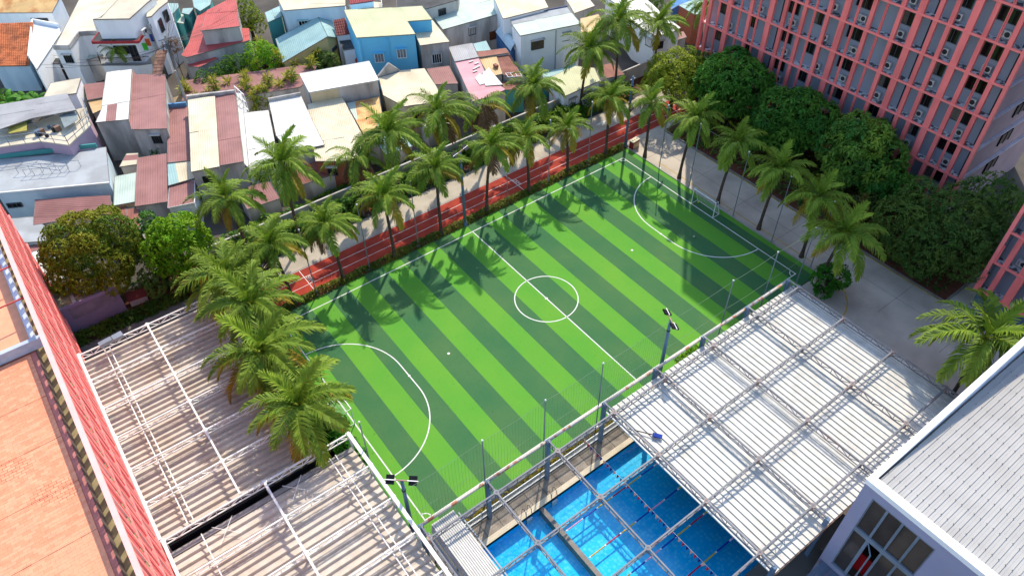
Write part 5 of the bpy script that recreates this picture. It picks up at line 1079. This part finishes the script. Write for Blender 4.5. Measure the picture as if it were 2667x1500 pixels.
def blob_crown(c, rad, nb, br, dens, k, ln, wd, droop, flat_=0.0):
    "leafy crown from many lobes over a dome"
    c = np.array(c, float); rad = np.array(rad, float); B = []
    for i in range(nb):
        z = 1-1.45*(i+.5)/nb; a = i*2.39996+RNG.uniform(-.3,.3); q = math.sqrt(max(0,1-z*z)); p = c+rad*np.array([q*math.cos(a), q*math.sin(a), z])*RNG.uniform(.62,.84); B.append((p, br*RNG.uniform(.7,1.3)))
    B.append((c-np.array([0,0,rad[2]*.2]), min(rad)*.62)); Q = []; T = []; NN = []
    for i, (p, r_) in enumerate(B):
        m = int(dens*4*PI*r_*r_); u = unit(RNG.normal(size=(m,3))); X = p+u*r_*(1-flat_*np.abs(u[:,2:3]))*RNG.uniform(.82,1.05,(m,1)); keep = np.ones(m, bool)
        for j, (p2, r2) in enumerate(B):
            if j != i: keep &= np.linalg.norm(X-p2, axis=1) > r2*.86
        keep &= X[:,2] > .5
        Q.append(X[keep]); NN.append(u[keep]); T.append(np.full(keep.sum(), RNG.uniform(0,.55)))
    X = np.concatenate(Q); N_ = np.concatenate(NN); tint = np.repeat(np.clip(np.concatenate(T)+RNG.uniform(-.15,.25,len(X)), 0, 1), k)
    return rosettes(X, N_, k, ln, wd, droop), tint
def tree(x, y, zc, rad, label, m, seed, nb=34, br=1.15, dens=3.6, k=10, ln=.58, wd=.16, droop=.65, cat='tree', trunk=.24, name='mango_tree', group=None):
    global RNG
    RNG = np.random.default_rng(seed); t = thing(name, label, cat, (x,y,0), 0, group); V, T = blob_crown((0,0,zc), rad, nb, br, dens, k, ln, wd, droop)
    quads('crown', V, m, t, T, kind='stuff'); b = MB(); b.tube([(0,0,0),(.05,0,zc*.3),(0,.05,zc*.6)], [trunk*1.3,trunk,trunk*.8], 8)
    for i in range(6):
        a = i*PI/3+.3; b.tube([(0,.03,zc*.5),(math.cos(a)*rad[0]*.3,math.sin(a)*rad[1]*.3,zc*.85),(math.cos(a)*rad[0]*.65,math.sin(a)*rad[1]*.65,zc*1.05)], [trunk*.6,trunk*.4,trunk*.15], 6)
    b.build('trunk', mat('tree_bark', (92,76,64), .6, .95, .2, 4), t); return t
MANGO = leafmat('mango_leaf', (58,122,44), (128,176,58), .85, .2, .6); OLIVE = leafmat('olive_leaf', (86,122,30), (184,172,40), .8, .2); LIME = leafmat('lime_leaf', (110,176,22), (180,214,40), .74, .25); DARKG = leafmat('deep_green_leaf', (76,116,50), (138,158,64), .85, .28)
YG = leafmat('yellow_green_leaf', (128,158,40), (200,206,62), .72, .22); HEDGE = leafmat('hedge_leaf', (70,122,36), (136,170,46), .72, .18); SHRUB = leafmat('shrub_leaf', (52,130,28), (100,170,44), .64, .22)
tree(35.0,9.8,5.2,(4.3,4.5,3.6),'round dark mango tree beside the yellow green tree',MANGO,101,44,1.2)
tree(34.3,.6,5.0,(4.4,4.3,3.5),'round dark mango tree second along the coral block from the yellow green tree',MANGO,102,44,1.2)
tree(35.2,-7.0,5.2,(4.0,4.6,3.7),'mango tree with bright lit top in front of the coral fins',leafmat('mango_leaf_lit',(84,142,60),(172,196,66),.85,.2,.6),103,40,1.1)  # brighter copy of the mango leaf, the lit look put into its colour
tree(34.3,-12.0,3.4,(2.6,2.4,2.4),'low mango lobe below the bright topped mango tree',MANGO,104,20,.9)
tree(31.0,-12.2,2.3,(2.0,2.2,1.6),'small shrub with yellow new leaves under the mangoes',leafmat('new_leaf',(64,84,36),(164,150,60),.62,.15),105,16,.8,name='shrub',cat='shrub')
tree(30.9,-18.6,4.3,(5.1,5.6,3.6),'broad very dark tree shading the plaza before the second coral block',DARKG,106,52,1.25,7.5,6,.30,.11,.3,name='shade_tree')
tree(36.8,-20.0,4.6,(4.0,3.6,3.2),'dark tree crowding the gap between the two coral blocks',DARKG,107,34,1.15,7,6,.30,.11,.3,name='shade_tree')
tree(32.4,15.9,4.6,(4.4,3.7,2.9),'yellow green tree at the coral block corner by the track end',YG,108,38,1.05,7,6,.34,.12,.35,name='shade_tree')
tree(35.8,15.0,4.0,(2.6,2.6,2.2),'plain green tree squeezed between the yellow green tree and coral fins',HEDGE,109,20,.9,7,6,.32,.12,.3,name='shade_tree')
tree(-31.6,25.6,4.9,(4.1,3.9,4.1),'dark olive feathery tree over the mauve yard building',OLIVE,110,50,1.1,13,7,.30,.11,.3,name='shade_tree')
tree(-25.3,22.6,4.4,(3.0,3.0,3.3),'bright lime green tree next to the dark olive tree',LIME,111,36,.85,9,6,.32,.15,.75,name='shade_tree')
tree(-26.9,26.3,3.9,(1.8,1.8,2.4),'small grey green tree behind the lime green tree',HEDGE,112,16,.7,8,6,.28,.11,.3,name='shade_tree')
tree(-27.5,22.6,2.2,(1.9,1.6,1.7),'dark shrub between the olive and lime trees',DARKG,113,14,.7,8,6,.28,.11,.3,name='shrub',cat='shrub')
tree(21.2,-15.2,1.7,(1.7,1.5,1.5),'leafy green bush wrapped round the base of the large lit palm',SHRUB,114,14,.65,8,6,.32,.13,.4,name='shrub',cat='shrub')
tree(-23.0,-1.9,1.9,(1.1,1.9,1.7),'bright green bush between the goal and the lower canopy corner',SHRUB,115,16,.6,10,6,.22,.11,.3,name='shrub',cat='shrub')
tree(-22.9,-4.9,1.6,(.9,1.3,1.5),'bright green bush at the top corner of the lower canopy',SHRUB,116,12,.5,10,6,.22,.11,.3,name='shrub',cat='shrub')
tree(4.6,-13.6,1.1,(1.5,.5,.95),'lit bush behind the rusty pipe at the pool canopy edge',LIME,117,12,.42,12,6,.24,.1,.3,name='shrub',cat='shrub')
tree(-3.9,53.0,3.2,(2.2,2.4,2.2),'bright yellow green tree before the aqua gabled house',LIME,118,22,.8,8,6,.28,.1,.4,name='shade_tree'); tree(-1.0,64.5,3.6,(1.8,2.6,2.4),'green tree between the red roof and the pale blue house',YG,119,20,.8,7,6,.3,.11,.4,name='shade_tree')
tree(-7.2,54.6,2.6,(2.6,1.5,1.4),'dark leafy bush along the lower red roof',HEDGE,120,18,.7,8,6,.28,.1,.3,name='shrub',cat='shrub'); tree(-11.0,53.6,2.4,(2.2,1.2,1.2),'green bush along the alley edge of the brown garden roof',HEDGE,121,16,.65,8,6,.28,.1,.3,name='shrub',cat='shrub')
tree(2.4,49.0,2.2,(2.2,1.2,1.5),'dark bush under the yellow gable wall',DARKG,122,14,.7,8,6,.28,.1,.3,name='shrub',cat='shrub'); tree(45.5,33.5,3.4,(1.8,2.2,2.0),'bushy green tree beside the blue walled yard',HEDGE,123,16,.8,7,6,.3,.11,.3,name='shade_tree')
tree(-21.0,43.6,1.4,(.9,.8,1.0),'small green shrub in the dark yard pit',SHRUB,124,8,.45,9,6,.22,.09,.3,name='shrub',cat='shrub'); tree(-19.5,22.6,1.6,(2.2,1.1,1.4),'dark shrub below the palm by the bright green tree',DARKG,125,14,.6,8,6,.26,.1,.3,name='shrub',cat='shrub')
# hedges and verge planting
def hedge(label, x0, x1, y0, y1, h, m, seed, dens=16, ln=.3, wd=.1, name='hedge', wob=.25, droop=.2, k=6):
    r = np.random.default_rng(seed); global RNG; RNG = r; n = int((x1-x0)*(y1-y0)*dens*1.6); X = np.stack([r.uniform(x0,x1,n), r.uniform(y0,y1,n), np.zeros(n)], 1)
    top = h*(1-wob+wob*(np.sin(X[:,0]*1.7+seed)+np.sin(X[:,0]*.63+X[:,1]*2+seed)+np.sin(X[:,1]*3.1+X[:,0]*2.9))/2.2); e = np.minimum(np.minimum(X[:,1]-y0, y1-X[:,1])/(y1-y0)*2.6, 1); X[:,2] = np.maximum(.08, top*np.sqrt(np.clip(e,0.02,1))*r.uniform(.55,1,n))
    N_ = unit(np.stack([r.normal(size=n)*.3, (X[:,1]-(y0+y1)/2)/(y1-y0)*2, np.full(n,.8)], 1)); T = np.clip(np.repeat(r.uniform(0,.6,n)+.25*np.sin(X[:,0]*.9+seed), k), 0, 1)
    return quads(name, rosettes(X, N_, k, ln, wd, droop), m, None, T, kind='stuff', label=label, cat='hedge')
hedge('bushy green hedge between the pale path and the town wall', -24.4, 6, 20.9, 23.8, 2.4, HEDGE, 201, 14, .42, .15)
hedge('tall bright bushy hedge between the path arrow and the cream flat roof', 6, 31, 20.8, 23.8, 2.7, leafmat('bright_hedge_leaf', (84,140,36), (150,184,52), .72, .25), 211, 16, .42, .15, wob=.35)
hedge('dark bushes behind the boundary wall at the foot of the town houses', -23.5, 9, 24.3, 26.4, 1.8, HEDGE, 212, 8, .42, .15, wob=.4)
hedge('strap leaved hedge along the mauve yard wall', -37.6, -31.4, 20.55, 22.0, .8, leafmat('strap_leaf',(52,92,28),(116,140,40),.6,.15), 202, 16, .6, .12, droop=.1)
hedge('strap leaved hedge along the red soil bed', -31.4, -25.0, 20.5, 21.7, .8, leafmat('strap_leaf',(52,92,28),(116,140,40)), 203, 16, .6, .12, droop=.1)
hedge('low planting of grass and red tipped shrubs along the track verge', -21.5, 22.4, 13.2, 14.08, .7, leafmat('verge_leaf',(86,116,36),(172,160,56),.7,.2), 204, 34, .28, .09)
hedge('low dark ground cover under the mango trees', 28.9, 37.8, -22, 12.5, 1.0, DARKG, 205, 5, .34, .12)
hedge('yellow green clipped planting in the planter beside the pool fence', -18.9, -4, -14.28, -13.8, .65, leafmat('golden_leaf',(120,120,36),(206,176,54),.64,.2), 206, 40, .2, .07)
hedge('dark shrubs on the red soil under the lime tree', -30.8, -24.6, 23.2, 25.6, 1.3, DARKG, 207, 8, .34, .12)
hedge('green weeds in the gap at the stacked panels', -22.6, -22.0, -21, -15.2, .5, SHRUB, 208, 20, .2, .07)
lt = np.random.default_rng(9); n = 2600; X = np.stack([lt.uniform(-31,-24.6,n), lt.uniform(21.7,24,n), np.full(n,.04)], 1); d = unit(np.stack([lt.normal(size=n), lt.normal(size=n), lt.uniform(-.05,.15,n)], 1)); RNG = lt
quads('fallen_leaves', leaf_quads(X, d, .16, .07), leafmat('dry_leaf', (110,64,44), (150,96,62), .6, 0), None, lt.uniform(0,1,n), kind='stuff', label='brown fallen leaves scattered on the red soil bed', cat='leaf litter')
# dracaena stems with rosette heads in the garden before the brown roof
DR = leafmat('dracaena_leaf', (86,126,38), (226,214,84), .74, .2)
def rosette_mesh(seed, n=34, ln=.75, wd=.11):
    global RNG; RNG = np.random.default_rng(seed); C_ = np.zeros((n,3)); C_[:,2] = RNG.uniform(-.25,.1,n); a = np.arange(n)*2.39996; e = RNG.uniform(-.5,1.2,n)
    d = np.stack([np.cos(a)*np.cos(e), np.sin(a)*np.cos(e), np.sin(e)], 1); V = leaf_quads(C_, d, ln*RNG.uniform(.8,1.15,n), wd); o = quads('leaf_head', V, DR, None, np.clip((e+.5)/1.7+RNG.uniform(-.2,.2,n),0,1)); me = o.data; bpy.data.objects.remove(o); return me
RM = [rosette_mesh(s) for s in (1,2,3)]; STEM = mat('dracaena_stem', (120,104,84), .6, .9)
dr_pos = [(-14.6,52.0),(-12.6,50.1),(-11.4,50.3),(-9.7,50.8),(-14.1,49.9),(-7.8,50.1),(-8.4,47.7),(-8.6,45.8),(-5.3,47.8),(-4.9,45.9),(-6.9,45.9),(-7.6,46.4),(-3.7,46.9),(-6.5,58.4),(-5.2,53.4),(-2.6,51.4),(-2.1,58.6),(3.1,52.9),(0.0,50.9),(2.0,49.4),(.2,47.9),(-1.2,49.8),(-3.0,46.0),(-5.9,47.0)]
where = ['at the alley end of the brown garden roof, in front','fourth from the alley along the brown garden roof','fifth from the alley along the brown garden roof','two headed by the middle of the brown garden roof','low beside the blue parapet near the alley','at the back of the dense dracaena clump','in the dense clump behind the brown ribbed strip','lowest in the dense clump behind the white gate','tall over the brown roof before the white box house','in front of the tall one by the white box house','dark one at the foot of the dense clump','small one at the foot of the dense clump','at the corner of the white box house','against the lower red roof','in the bushes below the bright yellow green tree','beside the bright yellow green tree trunk','high between the red roof and pale blue house','single tall one standing before the aqua gable roof','beside the thin post below the aqua gable','in front of the yellow gable wall','short one below the yellow gable wall','beside the maroon garden roof end','at the near corner of the white box house','middle of the dense clump']
for i, (x, y) in enumerate(dr_pos):
    r = random.Random(i); h = r.uniform(2.6,4.2); t = thing('dracaena', 'spiky yellow green dracaena '+where[i], 'plant', (x,y,0), r.uniform(0,6), 'dracaena plants of the garden roof'); nb = r.choice((2,3,3))
    MB().tube([(0,0,0),(.1,.05,h*.5),(.05,.1,h)], [.09,.07,.05], 6).build('stem', STEM, t)
    for k in range(nb+1): o = obj('leaf_head', RM[(i+k) % 3], t, (r.uniform(-.3,.3) if k else .05, r.uniform(-.3,.3) if k else .1, h-.55*k)); o.scale = (r.uniform(1.25,1.7),)*3
tree(-13.3,56.9,6.6,(1.0,1.2,1.0),'brown dried vine heaped on the leaning utility pole',FB,127,8,.5,10,6,.4,.04,.8,name='dry_vine',cat='vine',trunk=.05)
# banana plants
BAN = leafmat('banana_leaf', (104,170,52), (196,196,60), .64, .3)
def banana_leaf(seed):
    r = random.Random(seed); V = []; n = 8; L = r.uniform(2.0,2.8); P = []
    for i in range(n+1):
        t = i/n; e = R(75)-R(110)*t**1.6; P.append((0,0,0) if not i else (P[-1][0]+math.cos(e)*L/n, 0, P[-1][2]+math.sin(e)*L/n))
    b = MB()
    for i in range(n):
        w0, w1 = (.3*math.sin(PI*min(1,.05+.93*q/n))**.7 for q in (i, i+1))
        for s in (-1,1): b.poly([P[i], P[i+1], (P[i+1][0], s*w1, P[i+1][2]-.08), (P[i][0], s*w0, P[i][2]-.08)])
    return b.mesh('leaf', BAN, True)
BL = [banana_leaf(s) for s in (1,2,3)]
for i, (x, y, lb) in enumerate(((-32.2,64.6,'banana plant with paddle leaves nearest the picture edge below the orange tiles'),(-30.6,64.4,'tall banana plant with an upright leaf below the orange tiles'),(-29.3,62.9,'banana plant beside the white box house'),(-31.4,62.6,'banana plant with yellowing leaf before the mauve terrace roof'))):
    r = random.Random(i); t = thing('banana_plant', lb, 'plant', (x,y,0), r.uniform(0,6), 'banana plants'); MB().tube([(0,0,0),(0,0,1.6)], [.16,.1], 8).build('stem', SHRUB, t)
    for k in range(7): o = obj('leaf', BL[k % 3], t, (0,0,1.5)); o.rotation_euler = (r.uniform(-.2,.2), r.uniform(-.3,.2), k*2.4); o.scale = (r.uniform(.8,1.1),)*3
tree(-33.2,66.5,1.6,(2.2,1.4,1.3),'grey green shrub in front of the orange tiled house',HEDGE,126,12,.6,8,6,.26,.1,.3,name='shrub',cat='shrub')
